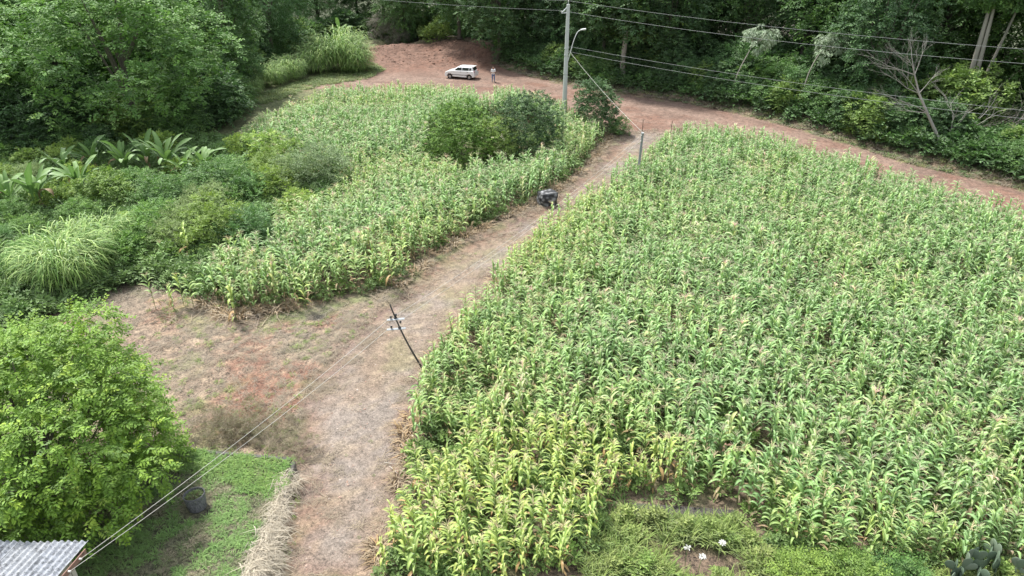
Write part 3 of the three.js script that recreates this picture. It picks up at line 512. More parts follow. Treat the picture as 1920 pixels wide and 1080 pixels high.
{
  const GREYW = [0.38, 0.36, 0.33], [x, z] = [34.50, -55.76];
  const o = thing('dead_tree', 'leafless grey tree leaning left at the roadside with fanned branches', 'tree', [x, H(x, z) - 0.1, z]);
  const st = new Geo(), pts = [[0, 0, 0], [-1.0, 1.5, 0], [-2.1, 3.1, -0.1], [-3.1, 4.6, -0.2], [-3.8, 6.0, -0.2], [-4.4, 7.4, -0.2]]; st.tube(pts, [0.15, 0.125, 0.1, 0.08, 0.05, 0.02], 7, GREYW, [0.28, 0.26, 0.24]); part('trunk', st.done(true), barkMat, o);
  const r = rng(61);
  [[2, -1, 0.42, 3.1], [3, -1, 0.5, 3.1], [3, -0.9, 0.9, 2.7], [4, -0.75, 0.9, 2.3], [4, -1, 0.3, 2.6], [3, 0.55, 1, 1.6], [4, 0.15, 1, 1.9], [2, -1, 0.15, 2.2], [5, -0.3, 1, 1.3]].forEach(([k, dx, dy, L]) => { const g = new Geo(); twigs(g, pts[k], norm3([dx, dy, (r() - 0.5) * 0.6]), L * 0.82, 0.03, 3, r, GREYW, 0.12); part('branch', g.done(true), barkMat, o); });
  const small = (name, label, x, z, h, seed, dir, col, depth = 3) => { const t = thing(name, label, 'tree', [x, H(x, z) - 0.05, z]), g = new Geo(); twigs(g, [0, 0, 0], norm3(dir), h, 0.06, depth, rng(seed), col, 0.1); part('trunk', g.done(true), barkMat, t); };
  small('dead_sapling', 'thin bare sapling right beside the leafless leaning tree', 35.05, -56.32, 2.6, 5, [-0.1, 1, 0], GREYW);
  small('dead_snag', 'slanting bare brown snag above the heap of branches', 38.37, -60.47, 2.7, 6, [0.6, 1, 0], [0.24, 0.2, 0.17]);
  small('dead_snag', 'pale upright dead stem at the right edge above brush', 40.32, -56.88, 4.4, 7, [0.25, 1, 0], GREYW, 2);
  // heap of cut branches
  const rr = rng(71), cx = [38.14, -55.76];
  const heap = thing('branch_heap', 'heap of cut grey branches and brushwood under the bushes', 'brushwood', [cx[0], H(...cx), cx[1]]);
  for (let k = 0; k < 16; k++) { const g = new Geo(), a = (rr() - 0.5) * 1.2 + (rr() < 0.5 ? 0 : 0.5), L = 1.6 + 1.8 * rr(); twigs(g, [(rr() - 0.5) * 6.5, 0.05, (rr() - 0.5) * 2.6], norm3([Math.cos(a), 0.35 + 0.75 * rr(), Math.sin(a) - 0.5]), L, 0.03 + 0.025 * rr(), 2, rr, mix3([0.2, 0.17, 0.145], GREYW, rr()), 0); part('branch', g.done(true), barkMat, heap); }
}

// ---------- bushes and shrubs ----------
function bushGeo(seed, rx, ry, n, sprays, pal, o = {}) {
  const lobes = lobesOn(seed, n, rx, ry, rx * (o.deep || 1), ry * 0.75, rx * 0.24, rx * 0.44, -0.55);
  return foliage({ lobes, sprays, per: o.per || 8, len: o.len || 0.2, wid: o.wid || 0.09, twig: o.twig || 0.4, droop: o.droop ?? 0.15, pal, seed: seed + 5, bias: 0.5, flat: o.flat ?? 0.4, shell: 0.45 });
}
function bush(name, label, category, x, z, geo, group, m = foliageMat, stems = true, s = 1, turn = 0) {
  const o = thing(name, label, category, [x, H(x, z) - 0.05, z], turn, group); o.scale.setScalar(s);
  part('foliage', geo, m, o);
  if (stems) part('stem', stemGeo, barkMat, o);
  return o;
}
const stemGeo = (() => { const g = new Geo(); for (let k = 0; k < 5; k++) { const a = k * 1.26; g.tube([[Math.cos(a) * 0.06, 0, Math.sin(a) * 0.06], [Math.cos(a) * 0.2, 0.4, Math.sin(a) * 0.2], [Math.cos(a) * 0.42, 0.9, Math.sin(a) * 0.42]], [0.035, 0.025, 0.012], 5, BARK, BARK2); } return g.done(true); })();
// the copse inside the smaller corn field
bush('round_bush', 'round bright yellow-green bush standing in the smaller corn field', 'bush', -4.16, -55.22, bushGeo(401, 2.45, 2.5, 30, 2100, [[0.095, 0.195, 0.018], [0.13, 0.245, 0.022], [0.065, 0.145, 0.018], [0.17, 0.28, 0.026]], { len: 0.16, wid: 0.09, twig: 0.24 }).done(), null, glossyMat);
bush('flowering_bush', 'pale feathery bush with cream flower sprays between two round bushes', 'bush', -1.19, -55.49, (() => { const g = bushGeo(411, 1.5, 1.9, 12, 600, [...G_YEL, G_MID[0]], { len: 0.24, wid: 0.06, droop: 0.5 }); foliage({ into: g, lobes: lobesOn(412, 8, 1.6, 2.0, 1.6, 1.8, 0.3, 0.5, 0.1), sprays: 26, per: 8, len: 0.16, wid: 0.10, twig: 0.35, pal: [[0.62, 0.6, 0.38]], seed: 9 }); return g.done(); })());
bush('dark_bush', 'dark green bush on the track side of the copse in corn', 'bush', 1.39, -56.88, bushGeo(421, 2.6, 2.7, 30, 2000, [[0.045, 0.1, 0.026], [0.06, 0.13, 0.028], [0.034, 0.08, 0.024]], { len: 0.17, wid: 0.09, twig: 0.26 }).done(), null, glossyMat);
bush('dark_bush', 'tall dark bush beside the foot of the utility pole', 'bush', 7.35, -64.13, bushGeo(431, 1.9, 2.5, 24, 1500, [[0.05, 0.115, 0.03], [0.07, 0.145, 0.032], [0.04, 0.09, 0.028]], { len: 0.17, wid: 0.09, twig: 0.28 }).done(), null, glossyMat);
bush('low_bush', 'small light green bush below the dark bush at the track mouth', 'bush', 9.44, -63.09, bushGeo(433, 1.0, 0.7, 8, 260, G_MID, { len: 0.2, wid: 0.06 }).done());
// shrubs of the weedy slope
const shrubKinds = {
  grey: bushGeo(441, 1.7, 1.3, 14, 900, G_GREY, { len: 0.17, wid: 0.055, twig: 0.45 }).done(), yellow: bushGeo(451, 1.7, 1.2, 14, 850, G_YEL, { len: 0.18, wid: 0.07 }).done(),
  fern: bushGeo(461, 1.6, 1.0, 12, 850, [...G_MID, G_GREY[1]], { len: 0.24, wid: 0.06, twig: 0.7, droop: 0.35, per: 11 }).done(), blue: bushGeo(471, 1.5, 1.3, 12, 800, G_BLUE, { len: 0.17, wid: 0.07 }).done(),
  green: bushGeo(481, 1.6, 1.2, 14, 850, G_MID, { len: 0.2, wid: 0.09 }).done(), light: bushGeo(491, 1.6, 1.2, 12, 800, G_LIGHT, { len: 0.22, wid: 0.10 }).done(), dark: bushGeo(501, 1.6, 1.4, 14, 900, G_DARK, { len: 0.24, wid: 0.11 }).done(),
};
bush('shrub', 'grey-green twiggy shrub at the edge of the smaller corn field', 'shrub', -13.99, -49.32, shrubKinds.grey, null, foliageMat, true, 1.25, 1);
bush('shrub', 'yellow-green rounded shrub in front of a bluish one above the yard', 'shrub', -17.97, -39.16, shrubKinds.yellow, null, foliageMat, true, 1.15, 2);
bush('shrub', 'dark bluish shrub between the yellow shrub and the pale corn', 'shrub', -15.63, -38.86, shrubKinds.blue, null, foliageMat, true, 0.95, 3);
bush('shrub', 'feathery fern-like shrub right of the banana plants', 'shrub', -19.62, -46.86, shrubKinds.fern, null, foliageMat, true, 1.2, 4);
bush('shrub', 'fresh green shrub behind the fountain grass clump', 'shrub', -26.93, -45.17, shrubKinds.light, null, foliageMat, true, 1.0, 5);
bush('shrub', 'dense mid-green shrub below the longest banana leaves', 'shrub', -22.51, -44.89, shrubKinds.fern, null, foliageMat, true, 1.1, 6);
bush('shrub', 'bright shrub in the dip between banana plants and corn', 'shrub', -18.19, -50.69, shrubKinds.yellow, null, foliageMat, true, 0.9, 1.4);
const weedMats = [[1.15, 1.12, 1], [1.35, 1.25, 1.05], [1.5, 1.4, 1.3]].map((c) => { const m = leafMat(); m.color.setRGB(...c); return m; });
{ // bank of weeds: many alike shrubs
  const r = rng(555), names = Object.keys(shrubKinds);
  for (const [x, z] of [[-32.2, -42.6], [-29.3, -40.1], [-30.0, -38.6], [-26.5, -35.8], [-27.0, -34.5], [-30.4, -44.9], [-27.4, -42.6], [-26.0, -47.9], [-21.9, -40.9], [-23.2, -40.9], [-20.2, -40.9], [-22.4, -37.8], [-21.5, -38.6], [-19.7, -43.5], [-18.8, -44.4], [-17.6, -45.9], [-16.4, -47.2], [-15.9, -49.0], [-22.5, -50.1], [-21.2, -51.3], [-21.4, -55.8], [-19.5, -55.1], [-17.3, -53.4], [-23.1, -55.8], [-23.9, -50.1], [-31.1, -49.0], [-35.2, -50.1], [-36.8, -49.5], [-35.4, -44.4], [-32.7, -39.3], [-37.2, -53.4], [-34.8, -54.4], [-33.1, -55.1], [-30.0, -55.8], [-28.6, -56.5], [-19.9, -38.6], [-22.2, -36.1], [-39.9, -54.4], [-14.0, -43.9], [-16.4, -42.6], [-17.4, -41.3]])
    bush('weed_shrub', 'leafy weed shrub in the overgrown bank between wood and corn', 'shrub', x, z, shrubKinds[names[Math.floor(r() * 5.99)]], 'weed shrubs on the overgrown bank', weedMats[Math.floor(r() * 3)], false, 0.55 + 0.4 * r(), r() * 6);
}

{ // undergrowth shrubs at the foot of the wood beyond the road
  const LOW = [[34.36, -55.49, 2.6], [33.01, -54.95, 2.0], [37.98, -55.49, 3.4], [21.80, -72.28, 1.6], [26.53, -67.04, 1.6], [35.96, -55.08, 2.4]], r = rng(777), ks = ['dark', 'dark', 'green', 'dark', 'light', 'blue', 'fern'];
  const put = (line, off, step, s0, s1, label, group) => { const L = lineLength(line); for (let s = 0.3; s < L; s += step * (0.7 + 0.6 * r())) { const p = alongLine(line, s), q = off + (r() - 0.5) * 1.6, x = p.x + p.dz * q, z = p.z - p.dx * q; const k = ks[Math.floor(r() * ks.length)], sc = lerp(s0, s1, r()), tn = r() * 6; if (dRoad(x, z) < 0.9 || LOW.some(([a, b, c]) => Math.hypot(x - a, z - b) < c)) continue; bush('undergrowth_shrub', label, 'shrub', x, z, shrubKinds[k], group, foliageMat, false, sc, tn); } };
  put(FAR_EDGE, 2.6, 1.9, 0.6, 1.15, 'leafy undergrowth shrub at the foot of the wood beyond the road', 'undergrowth beyond the red road');
  put(FAR_EDGE.slice(3), 7.5, 2.6, 1.3, 2.0, 'leafy undergrowth shrub at the foot of the wood beyond the road', 'undergrowth beyond the red road');
  put(FAR_EDGE.slice(3), 4.4, 2.4, 1.0, 1.5, 'leafy undergrowth shrub at the foot of the wood beyond the road', 'undergrowth beyond the red road');
  put(WL, 0.3, 2.2, 0.8, 1.4, 'leafy undergrowth shrub at the foot of the wood on the left', 'undergrowth of the wood on the left');
  put(WL, 3.2, 2.6, 1.1, 1.9, 'leafy undergrowth shrub at the foot of the wood on the left', 'undergrowth of the wood on the left');
  put(LW.slice(5), 1.5, 2.6, 1.0, 1.7, 'leafy undergrowth shrub at the foot of the wood on the left', 'undergrowth of the wood on the left');
}
bush('shrub', 'fresh green bush below the three leaning pale trunks', 'shrub', 38.66, -61.43, shrubKinds.light, null, foliageMat, true, 1.9, 0.5);
bush('shrub', 'light green bush low on the right beyond the branch heap', 'shrub', 38.88, -54.15, shrubKinds.light, null, foliageMat, true, 0.75, 2.5);
bush('shrub', 'light green bush left of the leafless tree', 'shrub', 30.74, -61.43, shrubKinds.light, null, foliageMat, true, 1.25, 1.5);
bush('shrub', 'yellow-green shrub on the red bank behind the white car', 'shrub', -10.66, -106.53, shrubKinds.yellow, null, foliageMat, true, 1.1, 1.2);
bush('creeper_heap', 'heap of pale dry creepers left of the red bank', 'creeper', -17.94, -111.98, bushGeo(611, 2.6, 2.3, 12, 900, [[0.2, 0.185, 0.145], [0.15, 0.16, 0.11], [0.25, 0.22, 0.17], [0.1, 0.13, 0.08]], { len: 0.5, wid: 0.035, droop: 0.8 }).done());

// ---------- banana plants ----------
const bananaMats = [leafMat(0xffffff, { clearcoat: 0.12, clearcoatRoughness: 0.4, transmission: 0.4 })];
function bananaLeaf(seed, len, dry) {
  const r = rng(seed), g = new Geo(), c = dry ? [0.27, 0.19, 0.10] : mix3([0.095, 0.205, 0.042], [0.165, 0.30, 0.05], r()), cm = dry ? c : [0.15, 0.265, 0.07];
  const torn = []; for (let k = 0; k < 12; k++) torn.push(0.75 + 0.3 * r());
  g.blade(0, 0, 0, 0, 0, 0, 0.001, 0.001, 1, c, c);
  g.p.length = 0; g.c.length = 0; g.i.length = 0;
  g.blade(0, 0, 0, 0, 1.4 - 0.3 * r(), dry ? 2.6 : 0.35 + 1.3 * r(), len, dry ? 0.3 : 0.38, 12, c, cm, { fold: dry ? 0.4 : 0.16, twist: (r() - 0.5) * 0.8, wave: 0.03, power: 1.5, prof: (s) => (s < 0.14 ? 0.08 + s * 0.8 : Math.pow(Math.max(0.0004, 1 - Math.pow(Math.abs(2 * (s - 0.14) / 0.86 - 1), 2.6)), 0.5)) * torn[Math.min(11, Math.floor(s * 12))] });
  return g.done(true);
}
const bananaLeaves = [0, 1, 2, 3, 4, 5].map((k) => bananaLeaf(70 + k, 2.25 + 0.16 * k, false)), bananaDry = bananaLeaf(99, 1.5, true);
const bananaStem = (() => { const g = new Geo(); g.tube([[0, -0.05, 0], [0.02, 0.4, 0], [0, 0.85, 0.02], [0, 1.1, 0]], [0.16, 0.13, 0.1, 0.06], 8, [0.19, 0.2, 0.09], [0.22, 0.15, 0.09]); return g.done(true); })();
[[-25.22, -50.69, 1.15, 9, 'banana plant with the tallest upright leaves in the middle of the row'], [-22.40, -50.12, 0.95, 7, 'banana plant nearest the corn with leaves spread sideways'], [-28.57, -50.93, 1.05, 8, 'banana plant with paddle leaves left of the tallest one'], [-31.37, -52.13, 0.95, 7, 'banana plant half hidden behind the others beside dark wood'], [-32.58, -50.12, 0.85, 6, 'banana plant with drooping leaves near the left bushes'], [-30.72, -43.95, 1.1, 8, 'banana plant with broad leaves just behind the fountain grass'], [-33.12, -44.60, 1.0, 7, 'banana plant at the left edge above the fountain grass'], [-29.55, -70.59, 0.9, 7, 'small banana plant under the right side of the round giant tree'], [-24.55, -107.40, 1.2, 7, 'banana plant rising above the tall grass hedge'], [-27.21, -51.89, 1.05, 7, 'banana plant squeezed between the two with the broadest leaves'], [-23.49, -49.32, 0.9, 6, 'young banana plant in front of the tallest one'], [-29.78, -47.17, 0.95, 7, 'banana plant with ragged leaves between shrubs above fountain grass'], [-29.55, -106.53, 1.1, 7, 'banana plant behind the low end of the tall grass hedge']].forEach(([x, z, s, n, label], k) => {
  const o = thing('banana_plant', label, 'banana plant', [x, H(x, z), z], k * 1.3, 'banana plants by the wood'), r = rng(800 + k); o.scale.setScalar(s * (0.86 + 0.2 * r()));
  part('stem', bananaStem, barkMat, o);
  for (let q = 0; q < n + 5; q++) { const l = part('leaf', bananaLeaves[Math.floor(r() * 6)], bananaMats[0], o); l.position.y = 0.85 + 0.3 * r(); l.rotation.order = 'YXZ'; l.rotation.y = q * 2.4 + r() * 0.7; l.rotation.z = -0.55 * r() * r() + 0.1; l.scale.setScalar(0.75 + 0.4 * r()); l.position.x = (r() - 0.5) * 0.5; l.position.z = (r() - 0.5) * 0.5; }
  const d = part('leaf', bananaDry, bananaMats[0], o); d.userData.label = 'withered brown leaf'; d.position.y = 1.1; d.rotation.y = r() * 6;
});

// ---------- tall grass clumps ----------
const GRASSC = [[0.19, 0.32, 0.06], [0.15, 0.27, 0.05], [0.25, 0.37, 0.085], [0.115, 0.22, 0.045], [0.31, 0.41, 0.13]];
const grassMat = leafMat(0xffffff, { transmission: 0.35, clearcoat: 0.1, clearcoatRoughness: 0.45 });
function grassThing(name, label, x, z, geo, group, turn = 0, s = 1) { const o = thing(name, label, 'tall grass', [x, H(x, z) - 0.03, z], turn, group); o.scale.setScalar(s); part('blades', geo, grassMat, o).userData.kind = 'stuff'; return o; }
const fountain = (() => { // stools of cane whose leaves arch out and hang
  const g = new Geo(), r = rng(1234);
  for (let k = 0; k < 260; k++) {
    const a = r() * 6.283, q = Math.sqrt(r()) * 0.9, lean = 0.5 * q + 0.1 * r(), hgt = 1.1 + 1.0 * r(), bx = Math.cos(a) * q, bz = Math.sin(a) * q;
    for (let m = 0; m < 6; m++) { const s = 0.25 + 0.75 * (m + r()) / 6, b = 0.75 + 0.5 * r(), c = GRASSC[Math.floor(r() * 5)].map((v) => v * b); g.blade(bx + Math.cos(a) * lean * s * hgt * 0.55, s * hgt, bz + Math.sin(a) * lean * s * hgt * 0.55, a + (r() - 0.5) * 2.0, 1.3 - 0.3 * r(), 1.9 + 0.8 * r(), 0.7 + 0.45 * r(), 0.046, 4, c, c.map((v) => v * 1.15), { fold: 0.12, power: 1.15, prof: (t) => Math.pow(1 - t, 0.6) * (0.5 + 0.5 * Math.min(1, t * 5)) }); }
  }
  return g.done(true);
})();
grassThing('fountain_grass', 'large rounded clump of tall arching fountain grass beside the yard', -23.79, -34.22, fountain, null, 0, 1.5);
grassThing('fountain_grass', 'smaller yellowish clump of arching grass behind the large one', -23.83, -37.97, fountain, null, 2, 1.1);
[[-21.47, -92.10, 2.0, 'dense tall grass at the high end of the grass hedge'], [-23.55, -90.14, 1.45, 'tall grass beside the highest tussock of the grass hedge'], [-19.22, -90.78, 1.35, 'tall grass tussock nearest the red bank'], [-25.98, -85.85, 1.15, 'grey-green tall grass at the low end of the hedge'], [-27.21, -83.01, 0.95, 'low pale grass tussock left of the hedge'], [-28.24, -78.30, 0.8, 'pale tussock where the grass hedge meets the wood']].forEach(([x, z, s, label], k) => grassThing('hedge_grass', label, x, z, fountain, 'tall grass hedge', k * 1.1, s * 1.15));

// ---------- near tree at the lower left ----------
{
  const cx = -15.6, cz = -17.9, o = thing('garden_tree', 'bright green leafy tree beside the corrugated roof', 'tree', [cx, 0, cz]);
  const lobes = [[0, 2.9, 0, 3.1]], r = rng(2024);
  for (let k = 0; k < 64; k++) { const y = 1 - 1.6 * (k + 0.5) / 64, s = Math.sqrt(1 - y * y), A = k * 2.39996, q = 0.78 + 0.32 * r(); lobes.push([Math.cos(A) * s * 4.1 * q, 2.9 + y * 3.0 * q, Math.sin(A) * s * 4.1 * q, 0.55 + 0.5 * r()]); }
  const pal = [[0.165, 0.30, 0.026], [0.215, 0.36, 0.03], [0.125, 0.235, 0.026], [0.29, 0.42, 0.04], [0.10, 0.19, 0.03]], picked = { list: [], want: (x, y, z) => r() < 0.1 && Math.hypot(x + cx, y - 18, z + cz) < 22.5 };
  const g = foliage({ lobes, sprays: 7200, per: 11, len: 0.155, wid: 0.075, twig: 0.5, droop: 0.4, pal, seed: 2025, bias: 0.5, shell: 0.5, flat: 0.3, picked });
  picked.list.sort((a, b) => Math.hypot(a[0] + cx, a[1] - 18, a[2] + cz) - Math.hypot(b[0] + cx, b[1] - 18, b[2] + cz));
  const unit = new Geo(); unit.leaf(0, 0, 0, [0, 0, 1], [0, 1, 0], 1, 0.48, [1, 1, 1], 0.14); const ug = unit.done();
  const ms = pal.slice(0, 4).map((c) => { const m = leafMat(); m.color.setRGB(...c); return m; });
  picked.list.forEach(([x, y, z, d, n, len, wid, c], k) => {
    if (k >= 290) { g.leaf(x, y, z, d, n, len, wid, c, 0.14); return; }
    const l = part('leaf', ug, ms[k % 4], o), s = cross3(n, d); l.matrix.makeBasis(V(...s), V(...n), V(...d)).scale(V(len, len, len)).setPosition(x, y, z); l.matrix.decompose(l.position, l.quaternion, l.scale);
  });
  part('crown', g.done(), foliageMat, o).userData.kind = 'stuff';
  part('trunk', woody(2030, lobes, 0.25, 0.17, BARK, BARK2, 30, [0.3, -0.1, 0.2]), barkMat, o);
}

// ---------- raised lawn, retaining wall, planter, shed ----------
const TERRACE = [[-12.85, -20.38], [-7.91, -19.76], [-7.80, -18.15], [-7.81, -16.39], [-7.74, -14.38], [-7.2, -12], [-16, -11], [-16, -19]];
const TH = 0.5;
{
  const s = new THREE.Shape(TERRACE.map(([x, z]) => new THREE.Vector2(x, -z))), g = new THREE.ExtrudeGeometry(s, { depth: TH + 0.3, bevelEnabled: false }); g.rotateX(-Math.PI / 2); g.translate(0, -0.3, 0);
  const n = g.attributes.position.count, c = new Float32Array(n * 3), uv = g.attributes.uv; for (let k = 0; k < n; k++) { c.set([0.19, 0.18, 0.11], k * 3); uv.setXY(k, g.attributes.position.getX(k) / 7.3, g.attributes.position.getZ(k) / 7.3); } g.setAttribute('color', new THREE.BufferAttribute(c, 3));
  single('lawn_terrace', g, earthMat, 'raised bed of earth under the grass beside the track', 'terrace', null, 'structure');
  const conc = grain(37, 256, 300, 40, 0.8); conc.vertexColors = false; conc.color.setRGB(0.27, 0.255, 0.23); 
  const wall = thing('retaining_wall', 'low grey concrete wall along the raised lawn by the track', 'wall');
  for (let k = 1; k < 5; k++) { const [ax, az] = TERRACE[k], [bx, bz] = TERRACE[k + 1 > 4 ? 5 : k + 1]; const L = Math.hypot(bx - ax, bz - az); if (k === 4) continue; const b = part('block', new RoundedBoxGeometry(L - 0.01, 0.95, 0.16, 2, 0.02), conc, wall); b.position.set((ax + bx) / 2 + 0.09, 0.5 - 0.5 - 0.003 * k, (az + bz) / 2); b.rotation.y = -Math.atan2(bz - az, bx - ax); }
  const [ax, az] = TERRACE[0], [bx, bz] = TERRACE[1], L = Math.hypot(bx - ax, bz - az), b = part('block', new RoundedBoxGeometry(L, 0.95, 0.14, 2, 0.02), conc, wall); b.position.set((ax + bx) / 2, 0.06, (az + bz) / 2 - 0.07); b.rotation.y = -Math.atan2(bz - az, bx - ax);
}
{ // planter made of a concrete ring
  const [x, z] = [-10.35, -17.49], o = thing('planter', 'dark grey concrete tub overgrown with grass on the lawn', 'planter', [x, TH, z]);
  const m = grain(31, 256, 300, 40, 0.7); m.vertexColors = false; m.map.repeat.set(3, 1); m.color.setRGB(0.27, 0.27, 0.29);
  const prof = [[0.30, 0], [0.33, 0.02], [0.37, 0.34], [0.405, 0.66], [0.402, 0.69], [0.375, 0.695], [0.365, 0.67], [0.345, 0.4], [0.33, 0.3]].map(([a, b]) => new THREE.Vector2(a, b));
  part('tub', new THREE.LatheGeometry(prof, 36), m, o);
  const soil = new THREE.CircleGeometry(0.325, 24); soil.rotateX(-Math.PI / 2); const so = part('soil', soil, plain(0.07, 0.05, 0.035, 1), o); so.position.y = 0.57;
  const gr = part('grass', tussock(66, 170, 0.27, 0.34, 0.016, [[0.13, 0.21, 0.05], [0.17, 0.25, 0.06], [0.10, 0.17, 0.05]], { spread: 2.6, droop: 2.2, e1: 0.9 }).done(), grassMat, o); gr.position.y = 0.57; gr.userData.kind = 'stuff';
  o.rotation.z = 0.05; o.rotation.x = -0.04; o.scale.setScalar(0.85);
}
{ // shed: corrugated fibre-cement sheets on a timber frame
  const ex = -11.02, ez = -13.42, eh = 3.40, slope = 0.17, Lz = 4.2;
  const o = thing('shed', 'shed with weathered grey corrugated roof at the lower left corner', 'shed', [ex, 0, ez]);
  const N = 512, d = new Uint8Array(N * N * 4); const r = rng(3);
  for (let j = 0; j < N; j++) for (let i = 0; i < N; i++) { const u = i / N, v = j / N; let a = 0.82 + 0.22 * (vnoise(u * 90, v * 90, 90) - 0.5) + 0.14 * (vnoise(u * 24, v * 24, 24) - 0.5) + 0.12 * (r() - 0.5); const l = vnoise(u * 40 + 3, v * 22, 0) * 0.6 + vnoise(u * 130, v * 130, 0) * 0.4, q = vnoise(u * 6 + 9, v * 5, 0); if (l > 0.72 - 0.16 * q) a *= 0.72; const k = 4 * (j * N + i); d[k] = clamp(a) * 250; d[k + 1] = clamp(a) * 252; d[k + 2] = clamp(a) * 255; d[k + 3] = 255; }
  const t = new THREE.DataTexture(d, N, N); t.wrapS = t.wrapT = THREE.RepeatWrapping; t.magFilter = THREE.LinearFilter; t.colorSpace = THREE.SRGBColorSpace; t.needsUpdate = true;
  const roofMats = [[0.40, 0.415, 0.45], [0.36, 0.375, 0.41], [0.42, 0.43, 0.455]].map((c) => { const m = new THREE.MeshStandardMaterial({ map: t, roughness: 0.85, bumpMap: t, bumpScale: 0.004, side: THREE.DoubleSide }); m.color.setRGB(...c); return m; });
  const sheet = (off) => { // 5 waves wide, lapped on its neighbour
    const nx = 50, nz = 8, w = 0.177 * 5.25, P = [], U = [], I = [];
    for (const side of [0, 1]) for (let j = 0; j <= nz; j++) for (let i = 0; i <= nx; i++) { const x = -i / nx * w, z = j / nz * Lz, wv = Math.cos(x / 0.177 * 6.28319); P.push(x, 0.036 * Math.sign(wv) * Math.pow(Math.abs(wv), 0.8) + Math.sin(slope) * z - side * 0.007, Math.cos(slope) * z); U.push(x / 1.7 + off, z / 1.7 + off * 0.37); }
    const A = (nx + 1) * (nz + 1), id = (s, i, j) => s * A + j * (nx + 1) + i;
    for (let j = 0; j < nz; j++) for (let i = 0; i < nx; i++) { I.push(id(0, i, j), id(0, i, j + 1), id(0, i + 1, j), id(0, i + 1, j), id(0, i, j + 1), id(0, i + 1, j + 1)); I.push(id(1, i, j), id(1, i + 1, j), id(1, i, j + 1), id(1, i + 1, j), id(1, i + 1, j + 1), id(1, i, j + 1)); }
    for (let i = 0; i < nx; i++) I.push(id(0, i, 0), id(0, i + 1, 0), id(1, i, 0), id(1, i, 0), id(0, i + 1, 0), id(1, i + 1, 0)); for (let j = 0; j < nz; j++) I.push(id(0, 0, j), id(1, 0, j), id(0, 0, j + 1), id(1, 0, j), id(1, 0, j + 1), id(0, 0, j + 1));
    const g = new THREE.BufferGeometry(); g.setAttribute('position', new THREE.Float32BufferAttribute(P, 3)); g.setAttribute('uv', new THREE.Float32BufferAttribute(U, 2)); g.setIndex(I); g.computeVertexNormals(); return g;
  };
  const s3 = [sheet(0), sheet(0.31), sheet(0.67)];
  for (let k = 0; k < 6; k++) { const q = part('roof_sheet', s3[k % 3], roofMats[(k * 2) % 3], o); q.position.set(-k * 0.177 * 5, -0.009 * (k % 2) + 0.0, (k % 2) * 0.02); }
  const wood = plain(0.25, 0.145, 0.115, 0.85), woodD = plain(0.12, 0.09, 0.07, 0.9), wallM = plain(0.45, 0.42, 0.38, 0.95);
  const fb = part('fascia_board', new THREE.BoxGeometry(0.025, 0.16, Lz - 0.3), wood, o); fb.position.set(0.035, Math.sin(slope) * Lz / 2 - 0.1, Lz / 2 * Math.cos(slope) + 0.12); fb.rotation.x = -slope;
  for (let k = 0; k < 3; k++) { const b = part('rafter', new THREE.BoxGeometry(5.2, 0.07, 0.06), woodD, o); b.position.set(-2.55, Math.sin(slope) * (0.4 + k * 1.5) - 0.09, 0.4 + k * 1.5); }
  const w1 = part('wall', new THREE.BoxGeometry(5.0, 2.9, 0.14), wallM, o); w1.position.set(-2.7, -3.4 + TH + 1.42, 0.6);
  const w2 = part('wall', new THREE.BoxGeometry(0.14, 2.9, 3.4), wallM, o); w2.position.set(-0.27, -3.4 + TH + 1.42, 2.4);
  o.children.forEach((c) => { c.position.y += eh; });
  const ins = (y, z) => { const g = new THREE.LatheGeometry([[0.001, 0], [0.03, 0], [0.03, 0.02], [0.018, 0.03], [0.03, 0.045], [0.03, 0.06], [0.001, 0.07]].map(([a, b]) => new THREE.Vector2(a, b)), 12); const q = part('insulator', g, plain(0.6, 0.58, 0.55, 0.3), o); q.position.set(0.09, y, z); q.rotation.z = -1.57; };
  ins(3.44, 0.62); ins(3.53, 1.08);
}

// ---------- rock ----------
{
  const g0 = new THREE.IcosahedronGeometry(1, 5), p = g0.attributes.position, c = new Float32Array(p.count * 3);
  for (let k = 0; k < p.count; k++) {
    const v = V(p.getX(k), p.getY(k), p.getZ(k)); const n = fbm(v.x * 2.2 + 9, v.y * 2.2 + v.z * 1.7 + 4, 4), n2 = fbm(v.x * 6 + v.z * 4, v.y * 6 - v.z * 5, 3);
    const bx = Math.max(Math.abs(v.x), Math.abs(v.y), Math.abs(v.z)); v.multiplyScalar(lerp(1, 0.82 / bx, 0.55) * (0.8 + 0.35 * n + 0.14 * n2)); v.set(v.x * 0.72, v.y * 0.62 + 0.38, v.z * 0.6); p.setXYZ(k, v.x, v.y, v.z);
    c.set(mix3([0.032, 0.033, 0.037], [0.30, 0.30, 0.31], sstep(0.50, 0.62, n2 * 0.6 + fbm(v.x * 9, v.z * 9 + v.y * 7, 3) * 0.4)), k * 3);
  }
  g0.setAttribute('color', new THREE.BufferAttribute(c, 3)); g0.computeVertexNormals(); const [x, z] = [2.40, -45.96];
  const o = single('boulder', g0, new THREE.MeshStandardMaterial({ vertexColors: true, roughness: 0.9 }), 'black boulder with pale lichen at the corn edge beside the track', 'rock'); o.position.set(x, H(x, z) - 0.05, z); o.rotation.y = 0.4;
}

